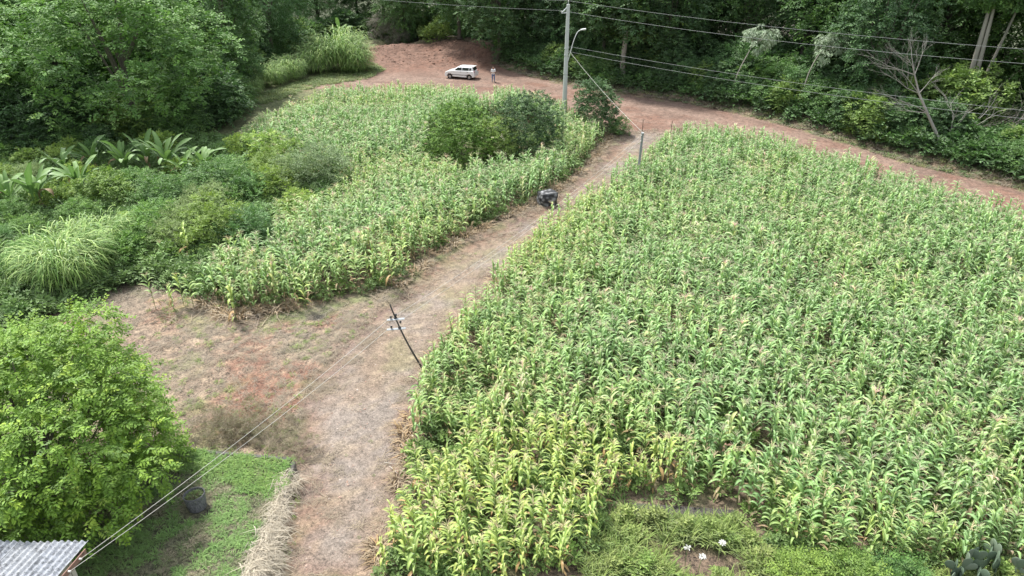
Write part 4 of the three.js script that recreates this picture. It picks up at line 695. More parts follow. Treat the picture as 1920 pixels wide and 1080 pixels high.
// ---------- poles and lines ----------
const concreteM = plain(0.52, 0.53, 0.52, 0.85), steelM = plain(0.55, 0.57, 0.58, 0.4, { metalness: 0.6 }), blackM = plain(0.025, 0.025, 0.028, 0.5), porcelainM = plain(0.5, 0.48, 0.45, 0.3), woodPoleM = plain(0.085, 0.08, 0.075, 0.9), plateM = plain(0.38, 0.40, 0.42, 0.5), cableM = plain(0.26, 0.27, 0.27, 0.6);
function cyl(r0, r1, a, b, sides = 12) { const d = V(...b).sub(V(...a)), g = new THREE.CylinderGeometry(r1, r0, d.length(), sides, 1); g.translate(0, d.length() / 2, 0); const q = new THREE.Quaternion().setFromUnitVectors(V(0, 1, 0), d.normalize()); g.applyQuaternion(q); g.translate(...a); return g; }
function insulator(parent, x, y, z, s = 1) { const i = part('insulator', new THREE.LatheGeometry([[0.001, 0], [0.02, 0], [0.02, 0.06], [0.055, 0.07], [0.06, 0.09], [0.03, 0.1], [0.05, 0.115], [0.05, 0.135], [0.001, 0.16]].map(([a, b]) => new THREE.Vector2(a * s, b * s)), 14), porcelainM, parent); i.position.set(x, y, z); return i; }
const UP = [4.90, -67.41], UH = 10.5;
{
  const o = thing('utility_pole', 'tall pale concrete utility pole with a street lamp in the corn', 'utility pole', [UP[0], H(...UP) - 0.1, UP[1]]);
  part('shaft', cyl(0.225, 0.145, [0, 0, 0], [0.05, UH, 0], 20), concreteM, o);
  for (const y of [4.5, 6.15, 6.75]) part('band', cyl(0.205, 0.205, [0.03, y, 0], [0.03, y + 0.06, 0], 20), steelM, o);
  const top = part('bracket', mergeGeometries([cyl(0.045, 0.045, [0.05, UH - 0.15, 0.0], [-0.55, UH - 0.72, 0.1], 8), cyl(0.04, 0.04, [-0.1, UH - 0.7, 0], [-0.55, UH - 0.72, 0.1], 8), cyl(0.04, 0.03, [0.05, UH, 0], [0.05, UH + 0.18, 0], 8)]), steelM, o);
  insulator(o, -0.55, UH - 0.70, 0.1); insulator(o, 0.05, UH + 0.17, 0); insulator(o, 0.22, 6.8, 0, 0.8); insulator(o, 0.22, 6.35, 0, 0.8);
  const arm = new THREE.CatmullRomCurve3([V(0.2, 5.7, 0), V(0.42, 6.6, 0.05), V(0.72, 7.7, 0.1), V(1.0, 8.25, 0.12), V(1.3, 8.42, 0.15)]);
  const a = part('lamp_arm', new THREE.TubeGeometry(arm, 20, 0.033, 8), plain(0.72, 0.73, 0.73, 0.5), o);
  const hd = part('lamp_head', (() => { const g = new RoundedBoxGeometry(0.5, 0.12, 0.2, 3, 0.05); g.rotateZ(0.15); g.translate(1.45, 8.44, 0.16); return g; })(), plain(0.72, 0.73, 0.73, 0.4), o);
  part('lens', (() => { const g = new THREE.SphereGeometry(0.09, 12, 6, 0, 6.283, 1.57, 1.57); g.scale(1.8, 0.5, 0.9); g.translate(1.5, 8.39, 0.16); return g; })(), plain(0.7, 0.7, 0.66, 0.2), hd);
}
const SP = [9.00, -49.32], SH = 4.0;
{
  const o = thing('service_pole', 'short grey pole at the track edge carrying the house cable', 'pole', [SP[0], H(...SP) - 0.1, SP[1]]);
  part('shaft', cyl(0.10, 0.085, [0, 0, 0], [0.12, SH + 0.1, 0], 14), plain(0.24, 0.25, 0.26, 0.85), o); part('cap', cyl(0.10, 0.10, [0.12, SH + 0.1, 0], [0.12, SH + 0.16, 0], 14), plateM, o);
  insulator(o, 0.02, SH - 0.1, 0.08, 0.8); insulator(o, 0.02, SH - 0.5, 0.08, 0.8);
}
const NP = [-3.89, -26.33], NL = [-1.24, 3.42, 0.05];
const npAt = (t) => [NL[0] * t - 0.10 * Math.sin(t * 3.14), NL[1] * t, NL[2] * t];
{
  const o = thing('leaning_pole', 'thin dark leaning pole with two short crossarms beside the track', 'pole', [NP[0], H(...NP) - 0.1, NP[1]]);
  const g = new Geo(), pts = [], rr = []; for (let k = 0; k <= 8; k++) { pts.push(npAt(k / 8)); rr.push(0.046 - 0.016 * k / 8); } g.tube(pts, rr, 9, [1, 1, 1], [0.75, 0.75, 0.75]); const m = woodPoleM.clone(); m.vertexColors = true; part('shaft', g.done(true), m, o);
  for (const [t, w, off] of [[0.80, 0.74, 0.02], [0.66, 0.8, -0.14]]) {
    const p = npAt(t), arm = part('crossarm', new RoundedBoxGeometry(w, 0.025, 0.09, 2, 0.01), plateM, o); arm.position.set(p[0] + off, p[1], p[2] + 0.09); arm.rotation.set(0.6, 0.12, -0.06);
    part('bracket', new RoundedBoxGeometry(0.13, 0.14, 0.13, 2, 0.03), blackM, o).position.set(p[0], p[1], p[2] + 0.03);
    const i1 = insulator(o, p[0] + off - 0.2, p[1] + 0.02, p[2] + 0.1, 0.9); i1.material = blackM;
    if (t > 0.7) insulator(o, p[0] + 0.02, p[1] + 0.06, p[2], 1).material = blackM; else insulator(o, p[0] + 0.05, p[1] + 0.22, p[2] + 0.02, 0.9).material = blackM;
  }
}
for (const [label, x, z, h, lean] of [['thin dark stick standing beyond the short service pole', 11.48, -62.42, 1.6, 0.02], ['short thin post at the corner of the big corn field', 14.16, -63.09, 1.2, 0.05]]) { const g = cyl(0.035, 0.025, [0, 0, 0], [lean, h, 0], 7); const o = single('thin_post', g, plain(0.10, 0.075, 0.06, 0.9), label, 'post'); o.position.set(x, H(x, z) - 0.05, z); }
function wire(label, a, b, sag, rad, group, m = cableM) {
  const pts = []; for (let k = 0; k <= 24; k++) { const s = k / 24; pts.push(V(lerp(a[0], b[0], s), lerp(a[1], b[1], s) - sag * 4 * s * (1 - s), lerp(a[2], b[2], s))); }
  single('overhead_wire', new THREE.TubeGeometry(new THREE.CatmullRomCurve3(pts), 40, rad, 5), m, label, 'wire', group);
}
const hu = H(...UP), hs = H(...SP), hn = H(...NP) - 0.1;
wire('highest power line running right from the top of the utility pole', [UP[0] + 0.05, UH + 0.2 + hu, UP[1]], [38.5, 10.1, -43.5], 0.45, 0.010, 'power lines');
wire('second power line running right from the pole bracket', [UP[0] - 0.55, UH - 0.6 + hu, UP[1] + 0.1], [37.3, 9.5, -42.6], 0.55, 0.010, 'power lines');
wire('upper of the two low lines running right from the pole', [UP[0] + 0.22, 6.85 + hu, UP[1]], [38.2, 6.3, -43.8], 0.45, 0.010, 'power lines');
wire('lower of the two low lines running right from the pole', [UP[0] + 0.22, 6.4 + hu, UP[1]], [38.2, 5.8, -43.8], 0.5, 0.010, 'power lines');
wire('highest power line running left from the utility pole', [UP[0] + 0.05, UH + 0.2 + hu, UP[1]], [-34, 11.8, -84], 0.4, 0.009, 'power lines');
wire('second power line running left past the treetops', [UP[0] - 0.55, UH - 0.6 + hu, UP[1] + 0.1], [-34, 11.2, -83], 0.45, 0.009, 'power lines');
const paleCable = plain(0.5, 0.49, 0.46, 0.6);
wire('house cable slanting from the utility pole to the short pole', [UP[0] + 0.25, 6.5 + hu, UP[1] + 0.1], [SP[0] + 0.1, SH + 0.1 + hs, SP[1]], 0.25, 0.010, 'house cables', paleCable);
const n1 = npAt(0.80), n2 = npAt(0.66);
const N1 = [NP[0] + n1[0], hn + n1[1] + 0.12, NP[1] + n1[2]], N2 = [NP[0] + n2[0], hn + n2[1] + 0.32, NP[1] + n2[2]];
wire('upper house cable crossing the big field to the leaning pole', [SP[0] + 0.02, SH - 0.05 + hs, SP[1] + 0.1], N1, 0.5, 0.006, 'house cables', paleCable);
wire('lower house cable crossing the big field to the leaning pole', [SP[0] + 0.02, SH - 0.45 + hs, SP[1] + 0.1], N2, 0.35, 0.006, 'house cables', paleCable);
wire('house cable from the leaning pole to the roof, farther one', [NP[0] + n1[0] - 0.18, hn + n1[1] + 0.1, NP[1] + n1[2] + 0.1], [-10.90, 3.44, -12.80], 0.18, 0.0065, 'house cables', paleCable);
wire('house cable from the leaning pole to the roof, nearer one', [NP[0] + n2[0] - 0.38, hn + n2[1] + 0.1, NP[1] + n2[2] + 0.1], [-10.90, 3.53, -12.34], 0.22, 0.0065, 'house cables', paleCable);

// ---------- car ----------
{
  const [x, z] = [-5.96, -87.04], paint = new THREE.MeshPhysicalMaterial({ roughness: 0.35, clearcoat: 1, clearcoatRoughness: 0.08 }); paint.color.setRGB(0.80, 0.80, 0.80);
  const glass = new THREE.MeshPhysicalMaterial({ roughness: 0.08, clearcoat: 1 }); glass.color.setRGB(0.02, 0.025, 0.03);
  const o = thing('car', 'white hatchback parked on the red clearing beside the woods', 'car', [x, H(x, z), z], -0.30), trim = plain(0.02, 0.02, 0.022, 0.6), rub = plain(0.018, 0.018, 0.018, 0.85), rim = plain(0.45, 0.46, 0.47, 0.35, { metalness: 0.7 });
  const s = new THREE.Shape(); s.moveTo(-1.80, 0.26); s.lineTo(-1.58, 0.24); s.absarc(-1.22, 0.28, 0.35, Math.PI, 0, true); s.lineTo(0.86, 0.24); s.absarc(1.21, 0.28, 0.35, Math.PI, 0, true); s.lineTo(1.78, 0.28); s.quadraticCurveTo(1.87, 0.4, 1.85, 0.66); s.quadraticCurveTo(1.83, 0.9, 1.72, 1.0); s.lineTo(-0.92, 0.97); s.quadraticCurveTo(-1.45, 0.92, -1.66, 0.82); s.quadraticCurveTo(-1.84, 0.7, -1.86, 0.5); s.quadraticCurveTo(-1.87, 0.32, -1.80, 0.26);
  const bg = new THREE.ExtrudeGeometry(s, { depth: 1.46, bevelEnabled: true, bevelThickness: 0.075, bevelSize: 0.05, bevelOffset: -0.05, bevelSegments: 4, curveSegments: 14 }); bg.translate(0, 0, -0.73); part('body', bg, paint, o);
  // cabin: rings from the belt line up to the roof
  const ring = (y, x0, x1, w, n = 40) => { const a = []; for (let k = 0; k < n; k++) { const t = k / n * 6.28319, c = Math.cos(t), q = Math.sin(t), e = 0.32; a.push([lerp(x0, x1, 0.5 + 0.5 * Math.sign(c) * Math.pow(Math.abs(c), e)), y, w * Math.sign(q) * Math.pow(Math.abs(q), e)]); } return a; };
  const rings = [ring(0.95, -1.02, 1.76, 0.755), ring(1.06, -0.86, 1.72, 0.745), ring(1.22, -0.60, 1.66, 0.70), ring(1.38, -0.32, 1.58, 0.645), ring(1.455, -0.12, 1.52, 0.59), ring(1.49, 0.1, 1.38, 0.45)], cg = new Geo(), ids = rings.map((R) => R.map((p) => cg.v(...p, [1, 1, 1])));
  for (let j = 0; j + 1 < rings.length; j++) for (let k = 0; k < 40; k++) { const m = (k + 1) % 40; cg.tri(ids[j][k], ids[j + 1][k], ids[j][m]); cg.tri(ids[j][m], ids[j + 1][k], ids[j + 1][m]); } const tc = cg.v(0.75, 1.5, 0, [1, 1, 1]); for (let k = 0; k < 40; k++) cg.tri(ids[5][k], tc, ids[5][(k + 1) % 40]);
  part('cabin', cg.done(true), paint, o);
  const panel = (pts) => { const g = new Geo(); const a = pts.map((p) => g.v(...p, [1, 1, 1])); for (let k = 1; k + 1 < a.length; k++) g.tri(a[0], a[k], a[k + 1]); return g.done(); };
  const off = 0.012;
  for (const q of [-1, 1]) { const wv = (x, y) => [x, y, q * (lerp(0.752, 0.652, (y - 1.0) / 0.38) + off)]; part('side_window', panel([wv(-0.62, 1.04), wv(0.28, 1.04), wv(0.28, 1.35), wv(-0.20, 1.35)]), glass, o); part('side_window', panel([wv(0.36, 1.04), wv(1.14, 1.05), wv(1.18, 1.34), wv(0.36, 1.35)]), glass, o); part('quarter_window', panel([wv(1.22, 1.06), wv(1.5, 1.12), wv(1.44, 1.33), wv(1.25, 1.34)]), glass, o);
    part('mirror', new RoundedBoxGeometry(0.1, 0.1, 0.17, 2, 0.03), paint, o).position.set(-0.62, 1.05, q * 0.86); part('door_handle', new RoundedBoxGeometry(0.17, 0.03, 0.03, 2, 0.01), trim, o).position.set(0.18, 0.86, q * 0.81); part('door_handle', new RoundedBoxGeometry(0.17, 0.03, 0.03, 2, 0.01), trim, o).position.set(1.02, 0.86, q * 0.81);
    part('side_moulding', new RoundedBoxGeometry(1.9, 0.06, 0.02, 2, 0.008), trim, o).position.set(0.02, 0.52, q * 0.81);
    const hl = part('headlight', new THREE.SphereGeometry(1, 16, 10), plain(0.7, 0.72, 0.75, 0.1), o); hl.scale.set(0.1, 0.11, 0.17); hl.position.set(-1.70, 0.7, q * 0.58); const tl = part('taillight', new RoundedBoxGeometry(0.06, 0.34, 0.14, 2, 0.03), plain(0.45, 0.02, 0.02, 0.25), o); tl.position.set(1.80, 0.85, q * 0.66);
    for (const wx of [-1.22, 1.21]) { const w = thing0('wheel', o, [wx, 0.285, q * 0.70]); const ty = new THREE.TorusGeometry(0.215, 0.085, 12, 28); ty.scale(1, 1, 1.05); part('tyre', ty, rub, w); const rg = new THREE.CylinderGeometry(0.175, 0.175, 0.12, 20); rg.rotateX(1.5708); part('rim', rg, rim, w); } }
  part('windscreen', panel([[-0.90 - off, 1.05, -0.60], [-0.90 - off, 1.05, 0.60], [-0.30 - off, 1.40, 0.50], [-0.30 - off, 1.40, -0.50]]), glass, o);
  part('rear_window', panel([[1.73 + off, 1.05, -0.55], [1.60 + off, 1.37, -0.50], [1.60 + off, 1.37, 0.50], [1.73 + off, 1.05, 0.55]]), glass, o);
  part('spoiler', new RoundedBoxGeometry(0.2, 0.035, 1.1, 2, 0.015), paint, o).position.set(1.62, 1.45, 0);
  part('roof_panel', new RoundedBoxGeometry(0.2, 0.02, 0.22, 2, 0.008), trim, o).position.set(1.28, 1.495, 0.26);
  part('front_bumper', new RoundedBoxGeometry(0.12, 0.2, 1.4, 3, 0.05), paint, o).position.set(-1.82, 0.42, 0); part('grille', new RoundedBoxGeometry(0.04, 0.12, 0.8, 2, 0.02), trim, o).position.set(-1.875, 0.46, 0);
  part('rear_bumper', new RoundedBoxGeometry(0.14, 0.26, 1.46, 3, 0.06), paint, o).position.set(1.80, 0.44, 0); part('number_plate', new RoundedBoxGeometry(0.015, 0.13, 0.4, 1, 0.004), plain(0.6, 0.6, 0.6, 0.5), o).position.set(1.875, 0.5, 0);
}
function thing0(name, parent, pos) { const g = new THREE.Group(); g.name = name; g.position.set(...pos); parent.add(g); return g; }

// ---------- person ----------
{
  const sub = (a, b) => [a[0] - b[0], a[1] - b[1], a[2] - b[2]], dot = (a, b) => a[0] * b[0] + a[1] * b[1] + a[2] * b[2];
  const cap = (p, a, b, ra, rb) => { const ab = sub(b, a), t = clamp(dot(sub(p, a), ab) / dot(ab, ab)); return Math.hypot(p[0] - a[0] - ab[0] * t, p[1] - a[1] - ab[1] * t, p[2] - a[2] - ab[2] * t) - lerp(ra, rb, t); };
  const smin = (a, b, k) => { const h = Math.max(k - Math.abs(a - b), 0) / k; return Math.min(a, b) - h * h * k * 0.25; };
  const field = (bones, k) => (p) => { let d = 1e9; for (const [a, b, ra, rb] of bones) d = smin(d, cap(p, a, b, ra, rb), k); return d; };
  const mesh = (f, c, half, res) => {
    const mc = new MarchingCubes(res, barkMat, false, false, 60000); mc.isolation = 0; const h = res / 2;
    for (let z = 0; z < res; z++) for (let y = 0; y < res; y++) for (let x = 0; x < res; x++) mc.field[x + y * res + z * res * res] = -f([c[0] + (x - h) / h * half, c[1] + (y - h) / h * half, c[2] + (z - h) / h * half]);
    mc.update(); const g = new THREE.BufferGeometry(), n = mc.count, P = new Float32Array(n * 3); for (let k = 0; k < n; k++) { P[3 * k] = mc.positionArray[3 * k] * half + c[0]; P[3 * k + 1] = mc.positionArray[3 * k + 1] * half + c[1]; P[3 * k + 2] = mc.positionArray[3 * k + 2] * half + c[2]; }
    g.setAttribute('position', new THREE.BufferAttribute(P, 3)); g.setAttribute('normal', new THREE.BufferAttribute(mc.normalArray.slice(0, n * 3), 3)); return g;
  };
  const J = { hd: [0, 1.61, 0.04], ch: [0, 1.5, 0.02], sh: [0.19, 1.42, 0], el: [0.255, 1.13, 0.02], wr: [0.10, 1.10, 0.25], hip: [0.10, 0.90, 0], kn: [0.12, 0.49, 0.03], an: [0.13, 0.08, -0.02], toe: [0.16, 0.045, 0.15] };
  const M = (p, s) => [p[0] * s, p[1], p[2]];
  const arms = [], legs = [], feet = []; for (const s of [-1, 1]) { arms.push([M(J.sh, s), M(J.el, s), 0.052, 0.041], [M(J.el, s), M(J.wr, s), 0.041, 0.028]); legs.push([M(J.hip, s), M(J.kn, s), 0.088, 0.06], [M(J.kn, s), M(J.an, s), 0.058, 0.038]); feet.push([M(J.an, s), M(J.toe, s), 0.04, 0.035]); }
  const torso = [[[-0.13, 1.38, 0], [0.13, 1.38, 0], 0.085, 0.085], [[-0.09, 1.2, 0.01], [0.09, 1.2, 0.01], 0.1, 0.1], [[-0.08, 1.0, 0], [0.08, 1.0, 0], 0.105, 0.105], [[-0.08, 0.92, 0], [0.08, 0.92, 0], 0.11, 0.11]];
  const head = [[[0, 1.58, 0.05], [0, 1.67, 0.02], 0.066, 0.088], [[0, 1.42, 0], [0, 1.55, 0.02], 0.055, 0.05], [[0, 1.60, 0.105], [0, 1.575, 0.12], 0.012, 0.017], [[-0.085, 1.63, 0.02], [-0.085, 1.60, 0.02], 0.016, 0.012], [[0.085, 1.63, 0.02], [0.085, 1.60, 0.02], 0.016, 0.012]];
  const bodyBones = [...torso.map(([a, b, r0, r1]) => [a, b, r0 - 0.014, r1 - 0.014]), ...head, ...arms, ...legs.map(([a, b, r0, r1]) => [a, b, r0 - 0.014, r1 - 0.014])];
  const hands = []; for (const s of [-1, 1]) { const w = M(J.wr, s), pc = [w[0] - s * 0.045, w[1] + 0.005, w[2] + 0.035]; hands.push([w, pc, 0.026, 0.03]); for (let k = 0; k < 4; k++) { const b = [pc[0] - s * 0.012, pc[1] + 0.026 - k * 0.017, pc[2] + 0.02], m = [b[0] - s * 0.03, b[1], b[2] + 0.015 + 0.004 * (k % 2)], e = [m[0] - s * 0.022, m[1], m[2] - 0.012]; hands.push([b, m, 0.0095, 0.009], [m, e, 0.009, 0.0075]); } hands.push([[pc[0], pc[1] + 0.02, pc[2]], [pc[0] - s * 0.01, pc[1] + 0.055, pc[2] + 0.01], 0.011, 0.009]); }
  const [x, z] = [-2.16, -84.69], o = thing('person', 'standing person in white shirt and blue jeans looking down at hands', 'person', [x, H(x, z) - 0.01, z], 0.25);
  const skin = plain(0.32, 0.19, 0.13, 0.6), fb = field(bodyBones, 0.05), fh = field(hands, 0.012);
  part('body', mergeGeometries([mesh((p) => Math.max(Math.min(fb(p), 9)), [0, 0.88, 0.06], 0.9, 120), mesh(fh, [0, 1.1, 0.28], 0.2, 100)]), skin, o);
  const shirtBones = [...torso, ...arms.filter((_, k) => k % 2 === 0).map(([a, b]) => [a, [lerp(a[0], b[0], 0.75), lerp(a[1], b[1], 0.75), lerp(a[2], b[2], 0.75)], 0.068, 0.058])];
  part('shirt', mesh((p) => Math.max(field(shirtBones, 0.06)(p), 0.88 - p[1]), [0, 1.15, 0.02], 0.36, 72), plain(0.72, 0.73, 0.74, 0.9), o);
  part('jeans', mesh((p) => Math.max(field([...legs, [[-0.08, 0.92, 0], [0.08, 0.92, 0], 0.105, 0.105], [[-0.07, 0.84, -0.02], [0.07, 0.84, -0.02], 0.1, 0.1]], 0.04)(p), p[1] - 0.93), [0, 0.5, 0], 0.52, 90), plain(0.075, 0.145, 0.30, 0.9), o);
  part('shoes', mesh(field(feet, 0.02), [0, 0.1, 0.05], 0.28, 60), plain(0.06, 0.05, 0.05, 0.7), o);
  part('hair', mesh((p) => Math.max(cap(p, [0, 1.66, 0.0], [0, 1.69, 0.005], 0.094, 0.088), -(p[1] - 1.63) - 0.03, p[2] - 0.09 + (1.72 - p[1]) * 0.6), [0, 1.67, 0], 0.14, 44), plain(0.025, 0.02, 0.017, 0.7), o);
  for (const s of [-1, 1]) { const e = part('eye', new THREE.SphereGeometry(0.011, 8, 6), plain(0.03, 0.025, 0.02, 0.3), o); e.position.set(s * 0.032, 1.625, 0.103); } const mo = part('mouth', new THREE.SphereGeometry(0.02, 8, 6), plain(0.22, 0.09, 0.08, 0.5), o); mo.scale.set(1, 0.25, 0.3); mo.position.set(0, 1.545, 0.113);
}

// ---------- low plants at the near right: cactus, bushes, flowers, slab ----------
{
  const [x, z] = [14.35, -15.06], o = thing('prickly_pear', 'grey-green prickly pear cactus in the lower right corner', 'cactus', [x, H(x, z) - 0.05, z]), r = rng(88);
  const g = new THREE.SphereGeometry(1, 14, 10), p = g.attributes.position; for (let k = 0; k < p.count; k++) { const y = p.getY(k); p.setX(k, p.getX(k) * (0.8 + 0.22 * y)); } g.translate(0, 0.95, 0); g.computeVertexNormals();
  const ms = [plain(0.085, 0.125, 0.085, 0.6), plain(0.105, 0.15, 0.10, 0.6), plain(0.135, 0.175, 0.125, 0.6)];
  const grow = (px, py, pz, turn, tilt, size, depth) => {
    const q = part('pad', g, ms[Math.floor(r() * 3)], o); q.scale.set(size * 0.58, size * 0.72, size * 0.11); q.position.set(px, py, pz); q.rotation.order = 'YZX'; q.rotation.set(0, turn, tilt);
    if (!depth) return; const n = depth > 1 ? 3 : 2, L = size * 1.22;
    for (let k = 0; k < n; k++) { const t = tilt + (k - (n - 1) / 2) * 0.75 + (r() - 0.5) * 0.35; grow(px - Math.sin(tilt) * L * Math.cos(turn), py + Math.cos(tilt) * L, pz + Math.sin(tilt) * L * Math.sin(turn), turn + (r() - 0.5) * 1.4, t, size * (0.8 + 0.15 * r()), depth - 1); }
  };
  for (let k = 0; k < 5; k++) grow((k - 2.6) * 0.42, 0, (r() - 0.5) * 0.5, (r() - 0.5) * 2.4, (r() - 0.5) * 0.7 - (k - 2) * 0.18, 0.38, 2);
}
bush('garden_bush', 'feathery yellow-green bush at the bottom edge below the corn', 'bush', 8.64, -14.83, bushGeo(901, 0.8, 0.42, 12, 800, [...G_YEL, G_LIGHT[0]], { len: 0.1, wid: 0.045 }).done());
bush('garden_bush', 'bright green bush at the bottom edge, in the middle of three', 'bush', 10.20, -14.71, bushGeo(911, 0.65, 0.45, 12, 900, G_LIGHT, { len: 0.1, wid: 0.055 }).done());
bush('garden_bush', 'dark green bush at the bottom edge nearest the cactus', 'bush', 11.55, -14.71, bushGeo(921, 0.65, 0.42, 12, 900, [...G_MID, G_BLUE[0]], { len: 0.1, wid: 0.05 }).done());
{
  const s = new THREE.Shape(SLAB.map(([x, z]) => new THREE.Vector2(x, -z))), g = new THREE.ExtrudeGeometry(s, { depth: 0.14, bevelEnabled: true, bevelSize: 0.03, bevelThickness: 0.02, bevelSegments: 2 }); g.rotateX(-Math.PI / 2);
  const m = grain(41, 256, 400, 120, 0.9); m.vertexColors = false; m.color.setRGB(0.13, 0.115, 0.105);
  const o = single('stone_slab', g, m, 'dark weathered slab half buried at the weedy gap in the corn', 'slab'); o.position.y = H(SLAB[0][0], SLAB[0][1]) - 0.04;
}
[[5.67, -15.26, 'white flower head on a stalk, lower left of the pair'], [6.41, -15.74, 'white flower head on a taller stalk, upper right of the pair'], [5.34, -15.54, 'small white flower left of the flower pair']].forEach(([x, z, label], k) => {
  const o = thing('white_flower', label, 'flower', [x, H(x, z), z], k), g = new Geo(); g.tube([[0, 0, 0], [0.02, 0.4, 0], [0.04, 0.75, 0.02]], [0.012, 0.01, 0.008], 5, [0.16, 0.22, 0.08]); part('stem', g.done(true), barkMat, o);
  const f = new Geo(), r = rng(50 + k); for (let q = 0; q < 26; q++) { const d = rdir(r); f.leaf(0.04 + d[0] * 0.02, 0.76, 0.02 + d[2] * 0.02, norm3([d[0], Math.abs(d[1]) + 0.1, d[2]]), norm3([-d[1] * d[0], 1, 0.1]), 0.12, 0.06, [0.75, 0.75, 0.72]); } part('petals', f.done(), leafMat(0xffffff, { clearcoat: 0 }), o);
});
[[-4.28, -19.81, 0.55, 0.9, 'pale cut stick lying at the track edge, longer of two'], [-4.43, -20.15, 0.5, 1.3, 'pale cut stick lying at the track edge, shorter of two']].forEach(([x, z, L, a, label], k) => { const o = single('stick', cyl(0.012, 0.009, [-L / 2, 0, 0], [L / 2, 0.05, 0], 6), plain(0.5, 0.46, 0.4, 0.8), label, 'stick'); o.position.set(x, H(x, z) + 0.05, z); o.rotation.y = -a + k; });
{ // pale split log and roadside stump
  const [x, z] = [33.06, -57.45], o = single('split_log', cyl(0.09, 0.07, [-0.55, 0, 0], [0.55, 0.08, 0.1], 7), plain(0.5, 0.42, 0.32, 0.85), 'pale split log lying on the verge of the red road', 'log'); o.position.set(x, H(x, z) + 0.1, z); o.rotation.y = 0.4;
}

[[-11.46, -21.89, 0.75, 'dry olive weed clump beside the crown of the garden tree'], [-10.55, -22.28, 0.8, 'largest dry brown weed clump above the raised lawn'], [-9.39, -21.89, 0.7, 'dry weed clump in the middle above the lawn wall'], [-8.23, -20.88, 0.6, 'brown weed clump at the corner of the lawn wall']].forEach(([x, z, s, label], k) => bush('dry_weed_clump', label, 'weeds', x, z, bushGeo(951 + k, 1.25, 0.42, 12, 420, [[0.20, 0.165, 0.10], [0.165, 0.165, 0.07], [0.26, 0.215, 0.14], [0.13, 0.16, 0.055]], { len: 0.2, wid: 0.022, twig: 0.3 }).done(), 'dry weed clumps above the lawn', foliageMat, false, s));
// ---------- ground cover nobody could count ----------
function scatter(name, label, category, geos, m, list) { // list: [matrix, color]
  const root = thing(name, label, category); root.userData.kind = 'stuff'; const by = geos.map(() => [[], []]);
  list.forEach(([q, c], k) => { const b = by[k % geos.length]; b[0].push(q); b[1].push(c); });
  geos.forEach((g, k) => { if (by[k][0].length) instanced('tufts', g, m, by[k][0], root, by[k][1]).userData.kind = 'stuff'; });
}
const W1 = [[1, 1, 1]];
const tuft = [1, 2, 3, 4].map((k) => tussock(k * 17, 20, 0.12, 0.34, 0.026, W1, { spread: 2.4, droop: 1.6, e1: 0.9, seg: 3 }).done()), leafy = [1, 2, 3, 4].map((k) => foliage({ lobes: [[0, 0.16, 0, 0.16], [0.14, 0.12, 0.05, 0.12], [-0.1, 0.12, -0.1, 0.13]], sprays: 26, per: 5, len: 0.12, wid: 0.055, twig: 0.16, droop: 0, pal: W1, seed: 1000 + k, bias: 0.9 }).done());
const spear = [5, 6, 7].map((k) => tussock(k * 13, 16, 0.13, 0.55, 0.03, W1, { spread: 2, droop: 0.9, e0: 1.5, e1: 1.25, seg: 3 }).done());
const thatch = [1, 2, 3].map((k) => { const g = new Geo(), r = rng(k * 31); for (let q = 0; q < 22; q++) { const b = 0.8 + 0.4 * r(); g.blade((r() - 0.5) * 0.3, 0.02 + 0.05 * r(), (r() - 0.5) * 0.3, r() * 6.28, 0.25 * r(), 0.5 * r(), 0.18 + 0.3 * r(), 0.012, 2, [b, b, b], [b, b, b], { fold: 0.1, twist: r() }); } return g.done(); });
const col = (c, r, v = 0.3) => { const b = 1 - v / 2 + v * r(); return new THREE.Color(c[0] * b, c[1] * b, c[2] * b); };
function fill(poly, n, seed, f) { const r = rng(seed), xs = poly.map((p) => p[0]), zs = poly.map((p) => p[1]), x0 = Math.min(...xs), x1 = Math.max(...xs), z0 = Math.min(...zs), z1 = Math.max(...zs), out = []; for (let k = 0, t = 0; k < n && t < n * 8; t++) { const x = lerp(x0, x1, r()), z = lerp(z0, z1, r()); if (sdPoly(poly, x, z) > 0) continue; const q = f(x, z, r); if (q) { out.push(q); } k++; } return out; }
const DG = [0.12, 0.2, 0.05], LG = [0.18, 0.29, 0.055], YG = [0.25, 0.30, 0.08], ST = [0.34, 0.28, 0.2], PS = [0.52, 0.465, 0.38];
// weeds under the corn and over the slope
const weeds = [];
for (const [poly, n, seed] of [[CORN_LEFT, 5200, 61], [CORN_RIGHT, 7500, 62]]) weeds.push(...fill(poly, n, seed, (x, z, r) => { const m = fbm(x * 0.4, z * 0.4, 3); if (m < 0.44 && r() < 0.7) return null; return [mat4(x, H(x, z), z, r() * 6, 0.9 + 0.9 * r()), col(mix3(DG, LG, r()), r)]; }));
scatter('field_weeds', 'low green weeds growing between the corn rows', 'weeds', [...leafy, ...tuft], foliageMat, weeds);
const SLOPE = [[-43.54, -51.89], [-38.57, -55.76], [-28.88, -61.43], [-23.79, -60.16], [-20.57, -54.42], [-15.66, -50.12], [-12.14, -50.12], [-12.15, -44.89], [-14.93, -42.17], [-13.68, -37.83], [-16.29, -36.42], [-15.83, -32.39], [-19.49, -34.78], [-21.69, -33.37], [-23.01, -30.75], [-26.99, -28.53]];
scatter('slope_weeds', 'tangle of green weeds covering the overgrown bank', 'weeds', leafy, foliageMat, fill(SLOPE, 7000, 63, (x, z, r) => { const m = fbm(x * 0.3, z * 0.3, 3); return [mat4(x, H(x, z), z, r() * 6, 1.3 + 1.6 * r() * r() + 1.2 * Math.max(0, m - 0.5)), col(mix3(mix3(DG, G_BLUE[1], r()), mix3(LG, G_GREY[1], r()), m), r)]; }));
const NEARGAP = [[2.89, -17.09], [3.91, -17.56], [7.20, -17.20], [7.88, -15.99], [9.48, -15.34], [12.01, -15.18], [15.46, -14.98], [15.10, -14.41], [1.57, -14.41], [2.30, -15.48]];
